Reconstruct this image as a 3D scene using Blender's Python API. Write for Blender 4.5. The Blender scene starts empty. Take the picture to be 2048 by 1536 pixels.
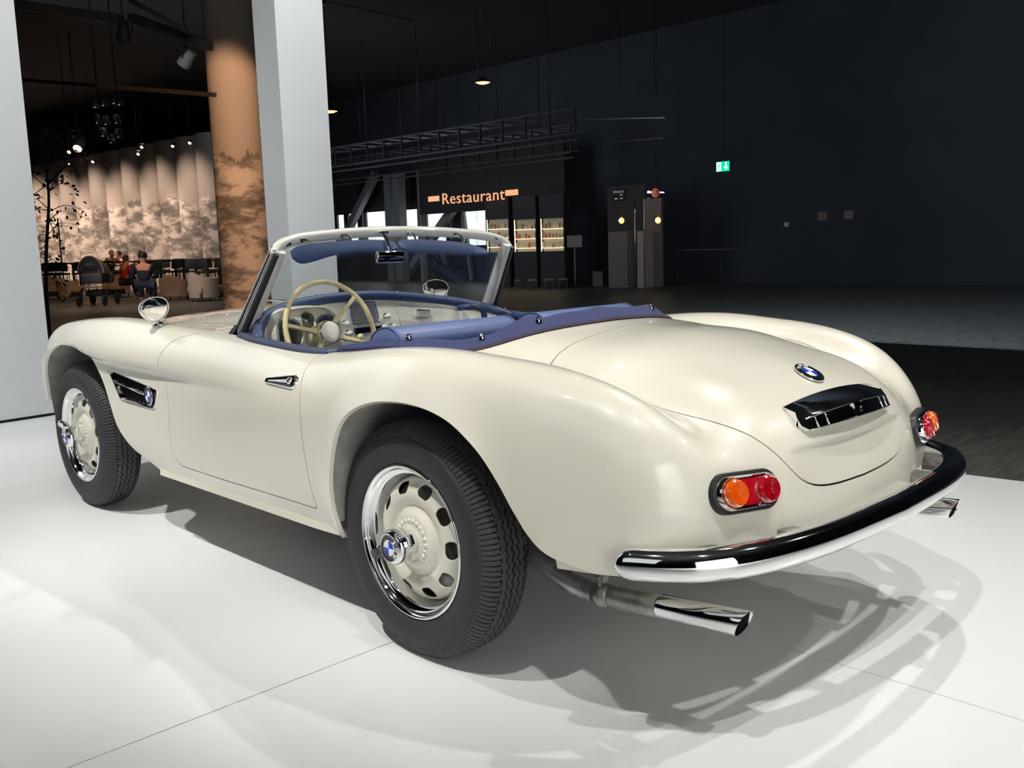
import bpy, bmesh, math, random
import numpy as np
from mathutils import Vector, Matrix
random.seed(7); np.random.seed(7)
C = bpy.context.scene.collection
SC = bpy.context.scene
PI = math.pi
# ------------------------------------------------------------------ camera
def make_camera():
    cx, cy, cz, yaw, pitch, roll, F = (-2.33784, -2.06446, 1.16294, 0.770807, -0.146164, -0.0309377, 1902.65)
    f = Vector((math.sin(yaw)*math.cos(pitch), math.cos(yaw)*math.cos(pitch), math.sin(pitch)))
    r = Vector((math.cos(yaw), -math.sin(yaw), 0)); u = r.cross(f)
    r2 = math.cos(roll)*r + math.sin(roll)*u; u2 = -math.sin(roll)*r + math.cos(roll)*u
    cd = bpy.data.cameras.new('camera'); co = bpy.data.objects.new('camera', cd); C.objects.link(co)
    m = Matrix((r2, u2, -f)).transposed().to_4x4(); m.translation = (cx, cy, cz)
    co.matrix_world = m
    cd.sensor_width = 36; cd.lens = F/2048*36; cd.clip_end = 300; cd.clip_start = .05
    SC.camera = co
make_camera()
SC.view_settings.view_transform = 'Standard'; SC.view_settings.look = 'None'
SC.view_settings.gamma = 1; SC.view_settings.use_curve_mapping = False
SC.view_settings.exposure = 0.12
# ------------------------------------------------------------------ world
w = bpy.data.worlds.new('hall_dark'); SC.world = w; w.use_nodes = True
w.node_tree.nodes['Background'].inputs[0].default_value = (.75, .82, 1, 1)
w.node_tree.nodes['Background'].inputs[1].default_value = .01
# ------------------------------------------------------------------ lights
def spot(name, loc, target, power, size=.06, angle=60, blend=.6, col=(1, .95, .86)):
    l = bpy.data.lights.new(name, 'SPOT'); l.energy = power; l.shadow_soft_size = size
    l.spot_size = math.radians(angle); l.spot_blend = blend; l.color = col
    o = bpy.data.objects.new(name, l); C.objects.link(o); o.location = loc
    o.rotation_euler = (Vector(target)-Vector(loc)).to_track_quat('-Z', 'Y').to_euler()
    return o
def area(name, loc, target, power, sx, sy, col=(1, 1, 1), spread=180):
    l = bpy.data.lights.new(name, 'AREA'); l.energy = power; l.shape = 'RECTANGLE'; l.size = sx; l.size_y = sy; l.color = col; l.spread = math.radians(spread)
    o = bpy.data.objects.new(name, l); C.objects.link(o); o.location = loc
    o.rotation_euler = (Vector(target)-Vector(loc)).to_track_quat('-Z', 'Y').to_euler()
    return o
# ceiling spots over the display (their glints show in the paintwork)
for loc, tgt, pw, cone in (((-3.7, .8, 7.0), (-.2, 1.0, .2), 1650, 30), ((-3.3, -1.5, 7.0), (-.05, -.5, .2), 640, 27), ((-3.7, 3.6, 7.0), (-1.0, 2.9, .2), 1350, 32), ((3.3, .2, 7.0), (1.2, -.3, .2), 640, 56), ((3.2, 2.8, 7.0), (.7, 1.7, .4), 520, 40),
                           ((-1.6, -3.6, 7.0), (.3, -.8, .1), 560, 32), ((2.2, -3.6, 7.0), (.9, -1.0, .1), 540, 54), ((-1.0, 7.0, 7.0), (-.4, 2.6, .4), 620, 44), ((6.4, -5.2, 7.0), (2.4, -1.0, .2), 500, 60)):
    spot('display_spot', loc, tgt, pw, .07, cone, 1., (1, .975, .93))
# fill lamps added to brighten the white panels and the pillar
spot('wall_fill', (2.9, 2.6, 6.3), (2.46, 5.5, 2.4), 690, .1, 44, .8, (.95, .98, 1))
spot('wall_fill', (-2.4, 2.2, 6.3), (-.8, 5.4, 2.6), 1300, .1, 60, .8, (.95, .98, 1))
area('wall_fill', (-3.4, -5.3, 5.6), (-3.4, -6.5, 1.4), 560, 4, .3, (1, .985, .95), 90)  # added, bounces fill off the panel behind the camera
spot('wall_fill', (-.2, 3.6, 6.4), (2.2, 5.6, 2.0), 380, .1, 40, .8, (.95, .98, 1))
# dim unseen fill lamps added to lift the dark hall and the car
area('ambient_fill', (8.5, 4, 7.0), (20, 4, 7.0), 680, 6, 14, (.72, .84, 1))
area('ambient_fill', (-9, -1, 6.6), (-1, .5, .5), 110, 8, 7, (.95, .97, 1))  # added fill for the car's left side and the shade below it
area('ambient_fill', (6.5, 20, 7.0), (20, 22, 6.4), 260, 6, 14, (.80, .86, 1), 90)
# warm lamps on the mountain mural and the lounge
for p_, t_, e_ in (((10.2, 29.5, 6.7), (13.8, 29.8, 1.0), 780), ((9.9, 31.8, 6.7), (13.5, 32.1, 1.0), 842), ((9.7, 34.2, 6.7), (13.3, 34.5, 1.0), 904), ((9.5, 36.5, 6.7), (13.1, 36.8, 1.0), 967), ((9.2, 38.9, 6.7), (12.8, 39.2, 1.0), 1029), ((9.0, 41.2, 6.7), (12.6, 41.5, 1.0), 1092)): spot('mural_spot', p_, t_, e_*1.25, .15, 54, .8, (1, .74, .57))
spot('lounge_spot', (8.0, 22.0, 6.8), (8.6, 24.0, 0), 700, .15, 90, .8, (1, .66, .40))
spot('column_spot', (3.6, 8.6, 6.6), (5.3, 12.6, 2.6), 1350, .1, 46, .35, (1, .60, .36))
# ------------------------------------------------------------------ materials
MATS = {}
def mat(name, col=(.8, .8, .8), rough=.5, metal=0., coat=0., emit=None, estr=1., trans=0., ior=1.45, spec=None):
    if name in MATS: return MATS[name]
    m = bpy.data.materials.new(name); m.use_nodes = True
    b = m.node_tree.nodes['Principled BSDF']
    b.inputs['Base Color'].default_value = (*col, 1); b.inputs['Roughness'].default_value = rough
    b.inputs['Metallic'].default_value = metal; b.inputs['IOR'].default_value = ior
    b.inputs['Coat Weight'].default_value = coat; b.inputs['Coat Roughness'].default_value = .03
    b.inputs['Transmission Weight'].default_value = trans
    if spec is not None: b.inputs['Specular IOR Level'].default_value = spec
    if emit:
        b.inputs['Emission Color'].default_value = (*emit, 1); b.inputs['Emission Strength'].default_value = estr
    MATS[name] = m; return m
def srgb(r, g, b):
    f = lambda c: c/12.92 if c <= .04045 else ((c+.055)/1.055)**2.4
    return tuple(f(c/255) for c in (r, g, b))
def nodes(m): return m.node_tree.nodes, m.node_tree.links
def noise_col(m, c1, c2, scale=5., detail=4., lo=.35, hi=.65, coord='Object', rough=.6, stretch=None):
    """mix two colours of a material by a noise texture"""
    n, l = nodes(m); b = n['Principled BSDF']
    tc = n.new('ShaderNodeTexCoord'); t = n.new('ShaderNodeTexNoise'); r = n.new('ShaderNodeValToRGB')
    t.inputs['Scale'].default_value = scale; t.inputs['Detail'].default_value = detail; t.inputs['Roughness'].default_value = rough
    r.color_ramp.elements[0].position = lo; r.color_ramp.elements[1].position = hi
    r.color_ramp.elements[0].color = (*c1, 1); r.color_ramp.elements[1].color = (*c2, 1)
    src = tc.outputs[coord]
    if stretch:
        mp = n.new('ShaderNodeMapping'); mp.inputs['Scale'].default_value = stretch; l.new(src, mp.inputs[0]); src = mp.outputs[0]
    l.new(src, t.inputs['Vector']); l.new(t.outputs['Fac'], r.inputs[0]); l.new(r.outputs[0], b.inputs['Base Color'])
    return t, r
def bump(m, scale=200., strength=.1, dist=.001, coord='Object', detail=2.):
    n, l = nodes(m); b = n['Principled BSDF']
    tc = n.new('ShaderNodeTexCoord'); t = n.new('ShaderNodeTexNoise'); bp = n.new('ShaderNodeBump')
    t.inputs['Scale'].default_value = scale; t.inputs['Detail'].default_value = detail
    bp.inputs['Strength'].default_value = strength; bp.inputs['Distance'].default_value = dist
    l.new(tc.outputs[coord], t.inputs['Vector']); l.new(t.outputs['Fac'], bp.inputs['Height']); l.new(bp.outputs[0], b.inputs['Normal'])
# ------------------------------------------------------------------ objects
def link(o, parent=None):
    C.objects.link(o)
    if parent is not None: o.parent = parent
    return o
def thing(name, label, cat, loc=(0, 0, 0), rotz=0, group=None):
    o = bpy.data.objects.new(name, None); o.empty_display_size = .1
    C.objects.link(o); o.location = loc; o.rotation_euler = (0, 0, rotz)
    return tag(o, label, cat, group)
def tag(o, label, cat, group=None):
    o['label'] = label; o['category'] = cat
    if group: o['group'] = group
    return o
def part(name, V, F, m, parent=None, smooth=True, label=None, sharp=None):
    me = bpy.data.meshes.new(name)
    me.from_pydata([tuple(map(float, v)) for v in V], [], [tuple(map(int, f)) for f in F])
    mm = m if isinstance(m, (list, tuple)) else [m]
    for x in mm: me.materials.append(x)
    me.polygons.foreach_set('use_smooth', [smooth]*len(me.polygons))
    if smooth and sharp: me.set_sharp_from_angle(angle=math.radians(sharp))
    me.update()
    o = bpy.data.objects.new(name, me); link(o, parent)
    if label: o['label'] = label
    return o
class MB:
    """collects simple solids into one mesh"""
    def __init__(s): s.V = []; s.F = []; s.M = []; s.mi = 0
    def add(s, V, F):
        b = len(s.V); s.V += [tuple(map(float, v)) for v in V]; s.F += [tuple(int(i)+b for i in f) for f in F]; s.M += [s.mi]*len(F); return s
    def box(s, c, d, rot=None, bev=0):
        x, y, z = [k/2 for k in d]
        V = [(i*x, j*y, k*z) for i in (-1, 1) for j in (-1, 1) for k in (-1, 1)]
        if rot is not None:
            R = rot if isinstance(rot, Matrix) else Matrix.Rotation(rot, 3, 'Z')
            V = [tuple(R @ Vector(v)) for v in V]
        V = [(v[0]+c[0], v[1]+c[1], v[2]+c[2]) for v in V]
        return s.add(V, [(0, 1, 3, 2), (4, 6, 7, 5), (0, 4, 5, 1), (2, 3, 7, 6), (0, 2, 6, 4), (1, 5, 7, 3)])
    def tube(s, pts, r, n=10, cap=True, flat=None):
        V, F = sweep(pts, r, n, cap); return s.add(V, F)
    def lathe(s, prof, n=32, M=None, close=False):
        V, F = lathe(prof, n, M); return s.add(V, F)
    def build(s, name, m, parent=None, smooth=True, sharp=35, label=None):
        o = part(name, s.V, s.F, m, parent, smooth, label, None)
        if isinstance(m, (list, tuple)): o.data.polygons.foreach_set('material_index', s.M)
        if smooth and sharp: o.data.set_sharp_from_angle(angle=math.radians(sharp))
        return o
def frames(pts, closed=False, up=None):
    P = [Vector(p) for p in pts]; n = len(P); T = []
    for i in range(n):
        if closed: t = P[(i+1) % n]-P[i-1]
        else: t = P[min(i+1, n-1)]-P[max(i-1, 0)]
        T.append(t.normalized())
    a = Vector(up) if up else (Vector((0, 0, 1)) if abs(T[0].z) < .9 else Vector((1, 0, 0)))
    N = []; v = (a-T[0]*a.dot(T[0])).normalized()
    for i in range(n):
        if up: v = (Vector(up)-T[i]*Vector(up).dot(T[i])).normalized()
        else:
            v = (v-T[i]*v.dot(T[i])).normalized()
        N.append(v)
    return P, T, N
def sweep(pts, r, n=10, cap=True, closed=False, prof=None, up=None, scale=None):
    """tube / profile sweep. r: radius or list; prof: list of 2-D points (a along side, b along up)"""
    P, T, N = frames(pts, closed, up); V = []; F = []
    if prof is None: base = [(math.cos(2*PI*k/n), math.sin(2*PI*k/n)) for k in range(n)]
    else: base = prof; n = len(prof)
    for i, (p, t, u) in enumerate(zip(P, T, N)):
        s = t.cross(u); q = r[i] if isinstance(r, (list, tuple, np.ndarray)) else r
        for a, b in base: V.append(p + s*(a*q) + u*(b*q))
    m = len(P)
    for i in range(m if closed else m-1):
        j = (i+1) % m
        for k in range(n):
            l = (k+1) % n; F.append((i*n+k, i*n+l, j*n+l, j*n+k))
    if cap and not closed:
        F.append(tuple(range(n))[::-1]); F.append(tuple((m-1)*n+k for k in range(n)))
    return V, F
def lathe(prof, n=32, M=None):
    """prof: list of (radius, axial). Axis = local X (pointing +axial). M: 4x4"""
    V = []; F = []
    for r, a in prof:
        for k in range(n):
            t = 2*PI*k/n; v = Vector((a, r*math.cos(t), r*math.sin(t)))
            V.append(M @ v if M is not None else v)
    for i in range(len(prof)-1):
        for k in range(n):
            l = (k+1) % n; F.append((i*n+k, (i+1)*n+k, (i+1)*n+l, i*n+l))
    if prof[0][0] > 1e-6: pass
    return V, F
def spline(pts, n, closed=False):
    """Catmull-Rom through points, n samples"""
    P = np.array(pts, float); N = len(P)
    if N == 2: t = np.linspace(0, 1, n)[:, None]; return P[0]*(1-t)+P[1]*t
    if closed: E = np.vstack([P[-1], P, P[0], P[1]]); segs = N
    else: E = np.vstack([2*P[0]-P[1], P, 2*P[-1]-P[-2]]); segs = N-1
    # arc-length-ish sampling
    L = np.linalg.norm(np.diff(np.vstack([P, P[:1]]) if closed else P, axis=0), axis=1)**.9
    cum = np.concatenate([[0], np.cumsum(L)]); T = np.linspace(0, cum[-1], n, endpoint=not closed)
    i = np.clip(np.searchsorted(cum, T, side='right')-1, 0, segs-1); t = ((T-cum[i])/L[i])[:, None]
    p0, p1, p2, p3 = E[i], E[i+1], E[i+2], E[i+3]
    return .5*((2*p1)+(-p0+p2)*t+(2*p0-5*p1+4*p2-p3)*t**2+(-p0+3*p1-3*p2+p3)*t**3)
def smoothstep(a, b, x):
    t = np.clip((np.asarray(x, float)-a)/(b-a), 0, 1); return t*t*(3-2*t)
def natural(xk, Y):
    """C2 natural cubic spline second derivatives, Y (k, d)"""
    k = len(xk); h = np.diff(xk); A = np.zeros((k, k)); B = np.zeros((k,)+Y.shape[1:])
    A[0, 0] = A[-1, -1] = 1
    for i in range(1, k-1):
        A[i, i-1] = h[i-1]; A[i, i] = 2*(h[i-1]+h[i]); A[i, i+1] = h[i]
        B[i] = 6*((Y[i+1]-Y[i])/h[i]-(Y[i]-Y[i-1])/h[i-1])
    return np.linalg.solve(A, B.reshape(k, -1)).reshape(B.shape)
def neval(xk, Y, M, x):
    x = np.asarray(x, float); i = np.clip(np.searchsorted(xk, x, side='right')-1, 0, len(xk)-2)
    h = xk[i+1]-xk[i]; a = (xk[i+1]-x)/h; b = (x-xk[i])/h
    sh = (-1,)+(1,)*(Y.ndim-1); a = a.reshape(sh); b = b.reshape(sh); h = h.reshape(sh)
    return a*Y[i]+b*Y[i+1]+((a**3-a)*M[i]+(b**3-b)*M[i+1])*h*h/6
def seg_dist(p, poly, closed=True):
    """unsigned distance of points p (n,2) to polyline"""
    p = np.asarray(p, float); Q = np.asarray(poly, float); a = Q; b = np.roll(Q, -1, 0)
    if not closed: a, b = Q[:-1], Q[1:]
    d = np.full(len(p), 1e9)
    for A, B in zip(a, b):
        e = B-A; t = np.clip(((p-A)@e)/max(e@e, 1e-12), 0, 1); d = np.minimum(d, np.linalg.norm(p-A-t[:, None]*e, axis=1))
    return d
def inside(p, poly):
    p = np.asarray(p, float); Q = np.asarray(poly, float); c = np.zeros(len(p), bool); j = len(Q)-1
    for i in range(len(Q)):
        yi, yj = Q[i, 1], Q[j, 1]
        if yi != yj:
            k = ((yi > p[:, 1]) != (yj > p[:, 1])) & (p[:, 0] < (Q[j, 0]-Q[i, 0])*(p[:, 1]-yi)/(yj-yi)+Q[i, 0]); c ^= k
        j = i
    return c
def sdf(p, poly):
    """negative inside"""
    d = seg_dist(p, poly); return np.where(inside(p, poly), -d, d)
# ------------------------------------------------------------------ car body surface
# half section lines (x outward, z up; r for the rings that fan round the tail and the nose):
# centre, deck, deck edge, valley, crown inner, crown top, shoulder, widest, mid side, low side, lip
VK = np.array([0, .26, .45, .55, .62, .70, .80, .95, 1.08, 1.20, 1.29])
ST = [
 # kind, pos,  c0,      (x,z) c1..c10
 ('f', 90, .50, (.28,.49),(.46,.46),(.54,.43),(.60,.395),(.645,.36),(.69,.30),(.71,.21),(.715,.13),(.72,.06),(.72,.0)),
 ('f', 65, .50, (.25,.485),(.43,.46),(.51,.455),(.58,.45),(.645,.43),(.69,.37),(.72,.26),(.725,.16),(.725,.08),(.72,.0)),
 ('f', 42, .47, (.25,.455),(.42,.43),(.50,.43),(.58,.44),(.655,.435),(.71,.38),(.735,.27),(.735,.17),(.73,.08),(.72,.0)),
 ('f', 20, .44, (.25,.42),(.42,.385),(.51,.385),(.59,.41),(.67,.42),(.725,.375),(.75,.27),(.745,.17),(.735,.08),(.72,.0)),
 ('y', 2.75,.835,(.26,.815),(.43,.775),(.52,.775),(.60,.81),(.685,.83),(.745,.785),(.768,.68),(.762,.57),(.745,.46),(.73,.38)),
 ('y', 2.45,.872,(.26,.852),(.43,.81),(.52,.81),(.605,.855),(.695,.876),(.765,.83),(.795,.70),(.785,.57),(.77,.43),(.755,.34)),
 ('y', 2.1, .905,(.26,.885),(.42,.845),(.51,.84),(.595,.88),(.69,.899),(.765,.855),(.808,.73),(.805,.59),(.79,.42),(.755,.32)),
 ('y', 1.75,.93, (.26,.912),(.42,.875),(.51,.862),(.59,.882),(.68,.892),(.758,.85),(.808,.72),(.808,.58),(.79,.41),(.75,.305)),
 ('y', 1.4, .948,(.26,.935),(.42,.90),(.51,.877),(.585,.875),(.668,.873),(.745,.83),(.80,.705),(.805,.57),(.79,.405),(.748,.297)),
 ('y', 1.1, .955,(.26,.945),(.43,.915),(.53,.885),(.60,.87),(.665,.857),(.738,.81),(.795,.69),(.803,.56),(.788,.40),(.748,.295)),
 ('y', .8,  .945,(.26,.935),(.43,.905),(.53,.875),(.60,.855),(.662,.838),(.735,.79),(.792,.68),(.80,.55),(.785,.40),(.748,.295)),
 ('y', .5,  .93, (.26,.92),(.43,.89),(.53,.86),(.60,.845),(.668,.835),(.742,.79),(.793,.68),(.797,.55),(.783,.40),(.748,.297)),
 ('y', .25, .928,(.26,.915),(.43,.88),(.53,.855),(.60,.86),(.682,.862),(.755,.815),(.80,.69),(.797,.55),(.782,.40),(.748,.302)),
 ('y', .05, .925,(.26,.91),(.43,.872),(.53,.852),(.605,.872),(.692,.882),(.765,.835),(.808,.70),(.80,.55),(.784,.41),(.755,.32)),
 ('y', -.15,.911,(.26,.898),(.43,.865),(.535,.845),(.605,.872),(.690,.885),(.765,.84),(.81,.71),(.803,.56),(.788,.43),(.765,.35)),
 ('y', -.3, .902,(.26,.887),(.43,.852),(.535,.832),(.60,.862),(.676,.876),(.752,.835),(.803,.71),(.803,.575),(.79,.46),(.775,.39)),
 ('r', 0,  .472, (.26,.456),(.43,.416),(.53,.396),(.59,.428),(.660,.444),(.735,.408),(.79,.285),(.80,.16),(.795,.07),(.785,.0)),
 ('r', 19, .466, (.26,.45),(.42,.408),(.515,.386),(.575,.418),(.634,.442),(.710,.412),(.772,.285),(.795,.16),(.795,.07),(.785,.0)),
 ('r', 35, .492, (.26,.475),(.41,.440),(.495,.408),(.557,.434),(.614,.456),(.690,.425),(.758,.29),(.79,.165),(.794,.07),(.785,.0)),
 ('r', 50, .530, (.26,.513),(.40,.483),(.48,.455),(.540,.461),(.600,.466),(.678,.425),(.748,.297),(.785,.17),(.793,.07),(.785,.0)),
 ('r', 63, .546, (.26,.53),(.40,.502),(.475,.482),(.535,.474),(.600,.461),(.676,.413),(.745,.292),(.783,.17),(.793,.07),(.785,.0)),
 ('r', 77, .534, (.26,.52),(.40,.495),(.475,.474),(.535,.460),(.600,.440),(.671,.391),(.742,.281),(.782,.165),(.792,.07),(.785,.0)),
 ('r', 92, .516, (.26,.502),(.40,.478),(.475,.457),(.535,.437),(.600,.412),(.665,.365),(.736,.267),(.778,.16),(.790,.07),(.783,.0)),
]
LR = (-.45, .42); LF = (2.75, .38)
def section_points():
    G = []
    for k, pos, c0, *q in ST:
        row = []
        for x, z in [(0., c0)]+list(q):
            if k == 'y': row.append((x, pos, z))
            else:
                a = math.radians(pos); L = LR if k == 'r' else LF; s = -1 if k == 'r' else 1
                row.append((x, L[0]+s*z*math.sin(a), L[1]+z*math.cos(a)))
        G.append(row)
    return np.array(G)
G = section_points()
_m = G[:, 5]*.5+G[:, 2]*.5
UK = np.concatenate([[0], np.cumsum(np.linalg.norm(np.diff(_m, axis=0), axis=1))])
# mirrored lines make the section symmetric across the centre
GX = np.concatenate([G[:, 2:0:-1]*np.array([-1, 1, 1]), G], axis=1); VX = np.concatenate([-VK[2:0:-1], VK])
MU = natural(UK, GX)
LV = natural(VX, np.eye(len(VX)))
def base_eval(u, v):
    u = np.asarray(u, float); v = np.asarray(v, float)
    Y = neval(UK, GX, MU, u)                       # n, lines, 3
    M = np.einsum('ij,njk->nik', LV, Y)
    i = np.clip(np.searchsorted(VX, v, side='right')-1, 0, len(VX)-2); n = np.arange(len(v))
    h = VX[i+1]-VX[i]; a = ((VX[i+1]-v)/h)[:, None]; b = ((v-VX[i])/h)[:, None]; h = h[:, None]
    return a*Y[n, i]+b*Y[n, i+1]+((a**3-a)*M[n, i]+(b**3-b)*M[n, i+1])*h*h/6
UMAX = UK[-1]; VMAX = VK[-1]
# ---- wheel arches (y, z), closed below the sill
ARCH_R = spline([(.325,.20),(.315,.32),(.307,.42),(.289,.52),(.252,.61),(.195,.683),(.095,.731),(-.03,.752),(-.16,.75),(-.275,.722),(-.365,.667),(-.425,.60),(-.472,.533),(-.518,.476),(-.575,.44),(-.66,.418),(-.74,.40)], 90)
ARCH_F = spline([(1.60,.30),(1.70,.343),(1.80,.372),(1.915,.448),(2.0,.545),(2.08,.642),(2.17,.725),(2.28,.765),(2.42,.772),(2.57,.752),(2.70,.70),(2.80,.615),(2.85,.52),(2.87,.42),(2.87,.30)], 90)
ARCH_RP = np.vstack([ARCH_R, [(-.74, -.2), (.335, -.2)]]); ARCH_FP = np.vstack([ARCH_F, [(2.87, -.2), (1.6, -.2)]])
RIDGE = spline([(2.30,.775),(2.17,.752),(1.95,.742),(1.6,.735),(1.2,.722),(.9,.715),(.70,.71)], 60)[::-1]
def features(P):
    """outward displacement of the side panels"""
    x, y, z = P.T; yz = P[:, 1:]
    side = smoothstep(.60, .70, x)
    h = np.zeros(len(P))
    # step under the front wing
    zr = np.interp(y, RIDGE[:, 0], RIDGE[:, 1]); t = zr-z
    A = .036*smoothstep(.60, 1.75, y)*(1-smoothstep(2.3, 2.6, y))
    h -= A*smoothstep(-.006, .026, t)*(1-smoothstep(.08, .42, t))
    h += .25*A*np.exp(-((t+.05)/.05)**2)
    # flares round the arches
    near = (y < .6) & (y > -.95) & (x > .5) & (z > .25)
    if near.any():
        d = np.full(len(P), 9.); d[near] = seg_dist(yz[near], ARCH_R, False)
        f = np.clip(1-d/.10, 0, 1); h += .020*f*f*(1-.75*smoothstep(-.30, -.50, y))
    near = (y > 1.5) & (x > .5) & (z > .25)
    if near.any():
        d = np.full(len(P), 9.); d[near] = seg_dist(yz[near], ARCH_F, False)
        f = np.clip(1-d/.06, 0, 1); h += .010*f*f*smoothstep(2.1, 2.4, y)
    return h*side
def boot_dent(P):
    """pressed ledge for the number plate below the boot handle"""
    x, y, z = P.T
    a = np.abs(x)/.315; k = (y < -.6)*np.clip(1-a*a, 0, 1)
    t = .657-z
    return -.022*k*smoothstep(0, .016, t)*(1-smoothstep(.03, .15, t))
def body_eval(u, v, feat=True):
    e = 2e-3
    u = np.clip(np.asarray(u, float), 0, UMAX); v = np.clip(np.asarray(v, float), 0, VMAX)
    P = base_eval(u, v)
    if not feat: return P
    du = base_eval(np.minimum(u+e, UMAX), v)-base_eval(np.maximum(u-e, 0), v)
    dv = base_eval(u, np.minimum(v+e, VMAX))-base_eval(u, np.maximum(v-e, 0))
    N = np.cross(du, dv); N /= np.maximum(np.linalg.norm(N, axis=1), 1e-9)[:, None]
    c = P-np.array([0, 1., .45]); s = np.sign(np.einsum('ij,ij->i', N, np.where(np.abs(P[:, 1:2]-1) > 2, c, c*np.array([1, 0, 1]))))
    N *= np.where(s == 0, 1, s)[:, None]
    h = features(P)+boot_dent(P)
    P = P+N*h[:, None]; P[:, 0] = np.where(v <= 0, 0, P[:, 0])
    return P
# ---- clipped panels
NU, NV = 380, 92
_u = np.concatenate([np.linspace(0, 4.26, NU-82), np.linspace(4.265, 4.48, 60), np.linspace(4.49, UMAX, 22)]); _v = VMAX*np.linspace(0, 1, NV)
def clip_faces(uv, faces, P, fs, ev):
    for f in fs:
        val = f(uv, P)
        newf = []; extra = []; cache = {}
        for q in faces:
            vv = [val[i] for i in q]
            if min(vv) > 0: newf.append(q); continue
            if max(vv) <= 0: continue
            poly = []; n = len(q)
            for a in range(n):
                i, j = q[a], q[(a+1) % n]; va, vb = val[i], val[j]
                if va > 0: poly.append(i)
                if (va > 0) != (vb > 0):
                    key = (min(i, j), max(i, j))
                    if key not in cache:
                        t = va/(va-vb); cache[key] = len(uv)+len(extra); extra.append((i, j, t))
                    poly.append(cache[key])
            if len(poly) >= 3: newf.append(tuple(poly))
        if extra:
            e = np.array([(a, b) for a, b, _ in extra]); t = np.array([k for _, _, k in extra])[:, None]
            nuv = uv[e[:, 0]]*(1-t)+uv[e[:, 1]]*t
            uv = np.vstack([uv, nuv]); P = np.vstack([P, ev(nuv)])
        faces = newf
    return uv, faces, P
def clip_panel(fs, urange=(0, 1e9), vrange=(0, 1e9)):
    """cells of the (u, v) grid where every signed function is > 0; returns uv verts and faces"""
    U, V = np.meshgrid(_u, _v, indexing='ij'); uv = np.stack([U.ravel(), V.ravel()], 1)
    I, J = np.meshgrid(np.arange(NU-1), np.arange(NV-1), indexing='ij'); I = I.ravel(); J = J.ravel()
    ok = (_u[I+1] >= urange[0]) & (_u[I] <= urange[1]) & (_v[J+1] >= vrange[0]) & (_v[J] <= vrange[1]); I = I[ok]; J = J[ok]
    Q = np.stack([I*NV+J, I*NV+J+1, (I+1)*NV+J+1, (I+1)*NV+J], 1)
    faces = [tuple(q) for q in Q]
    P = body_eval(uv[:, 0], uv[:, 1], False)
    uv, faces, P = clip_faces(uv, faces, P, fs, lambda q: body_eval(q[:, 0], q[:, 1], False))
    used = sorted({i for q in faces for i in q}); mp = {i: k for k, i in enumerate(used)}
    return uv[used], [tuple(mp[i] for i in q) for q in faces]
def panel_mesh(name, uv, faces, m, parent, sides=(1, -1), lip=.012, lipdir=None, label=None):
    """sides: +1 right, -1 left; welded at the centre line; a lip turned inward along every open edge"""
    P = body_eval(uv[:, 0], uv[:, 1])
    bm = bmesh.new()
    for s in sides:
        vs = [bm.verts.new((p[0]*s, p[1], p[2])) for p in P]
        for q in faces:
            t = q if s < 0 else q[::-1]
            try: bm.faces.new([vs[i] for i in t])
            except ValueError: pass
    bmesh.ops.remove_doubles(bm, verts=bm.verts[:], dist=2e-4)
    bmesh.ops.dissolve_degenerate(bm, edges=bm.edges[:], dist=1e-4)
    bm.normal_update()
    # orientation: outward
    c = sum(((f.calc_center_median()-Vector((0, 1, .5))).dot(f.normal) for f in list(bm.faces)[::37]))
    if c < 0: bmesh.ops.reverse_faces(bm, faces=bm.faces[:])
    bm.normal_update()
    if lip:
        be = [e for e in bm.edges if e.is_boundary and not all(abs(v.co.x) < 1e-4 for v in e.verts)]
        nm = {v: v.normal.copy() for e in be for v in e.verts}
        ex = bmesh.ops.extrude_edge_only(bm, edges=be)
        nv = [g for g in ex['geom'] if isinstance(g, bmesh.types.BMVert)]
        for v in nv:
            src = None
            for e in v.link_edges:
                o = e.other_vert(v)
                if o in nm: src = o; break
            d = -nm[src]*lip if src else Vector((0, 0, 0))
            if lipdir: d = lipdir(v.co, d)
            v.co += d
        for e in be: e.smooth = False
    me = bpy.data.meshes.new(name); bm.to_mesh(me); bm.free()
    me.materials.append(m); me.polygons.foreach_set('use_smooth', [True]*len(me.polygons))
    o = bpy.data.objects.new(name, me); link(o, parent)
    if label: o['label'] = label
    return o
# ------------------------------------------------------------------ materials of the car
M_PAINT = mat('cream_paint', srgb(222, 218, 203), .35, coat=1.); M_PAINT.node_tree.nodes['Principled BSDF'].inputs['Coat Roughness'].default_value = .04
M_CHROME = mat('chrome', (.86, .87, .88), .045, 1.)
M_CHROME_D = mat('darkened_chrome', (.09, .09, .10), .16, 1.)  # chrome darkened to paint in dark reflections of vent slats and handle scoops
M_RUBBER = mat('black_rubber', (.018, .018, .02), .45)
M_TYRE = mat('tyre_rubber', (.030, .032, .034), .62); bump(M_TYRE, 350, .12, .0006)
M_WELL = mat('wheel_well_undercoat', (.13, .13, .12), .85)
noise_col(M_WELL, (.20, .20, .19), (.36, .36, .335), 7, 5)
M_UNDER = mat('underbody_grey', (.58, .58, .56), .8)
M_BLUE = mat('blue_leather', srgb(82, 98, 138), .42); bump(M_BLUE, 260, .10, .0006)
M_NAVY = mat('navy_leather', srgb(54, 70, 106), .45); bump(M_NAVY, 240, .10, .0006)
M_CLOTH = mat('navy_canvas', srgb(50, 56, 92), .9); bump(M_CLOTH, 500, .25, .0008)
M_CREAM = mat('cream_enamel', srgb(226, 224, 210), .3, coat=.6)
M_IVORY = mat('ivory_plastic', srgb(222, 208, 160), .3, coat=.4)
M_DIAL = mat('dial_black', (.03, .032, .035), .35)
M_WHITE = mat('white_enamel', (.85, .85, .85), .25)
M_ROYAL = mat('blue_enamel', srgb(38, 66, 200), .25)
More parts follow.
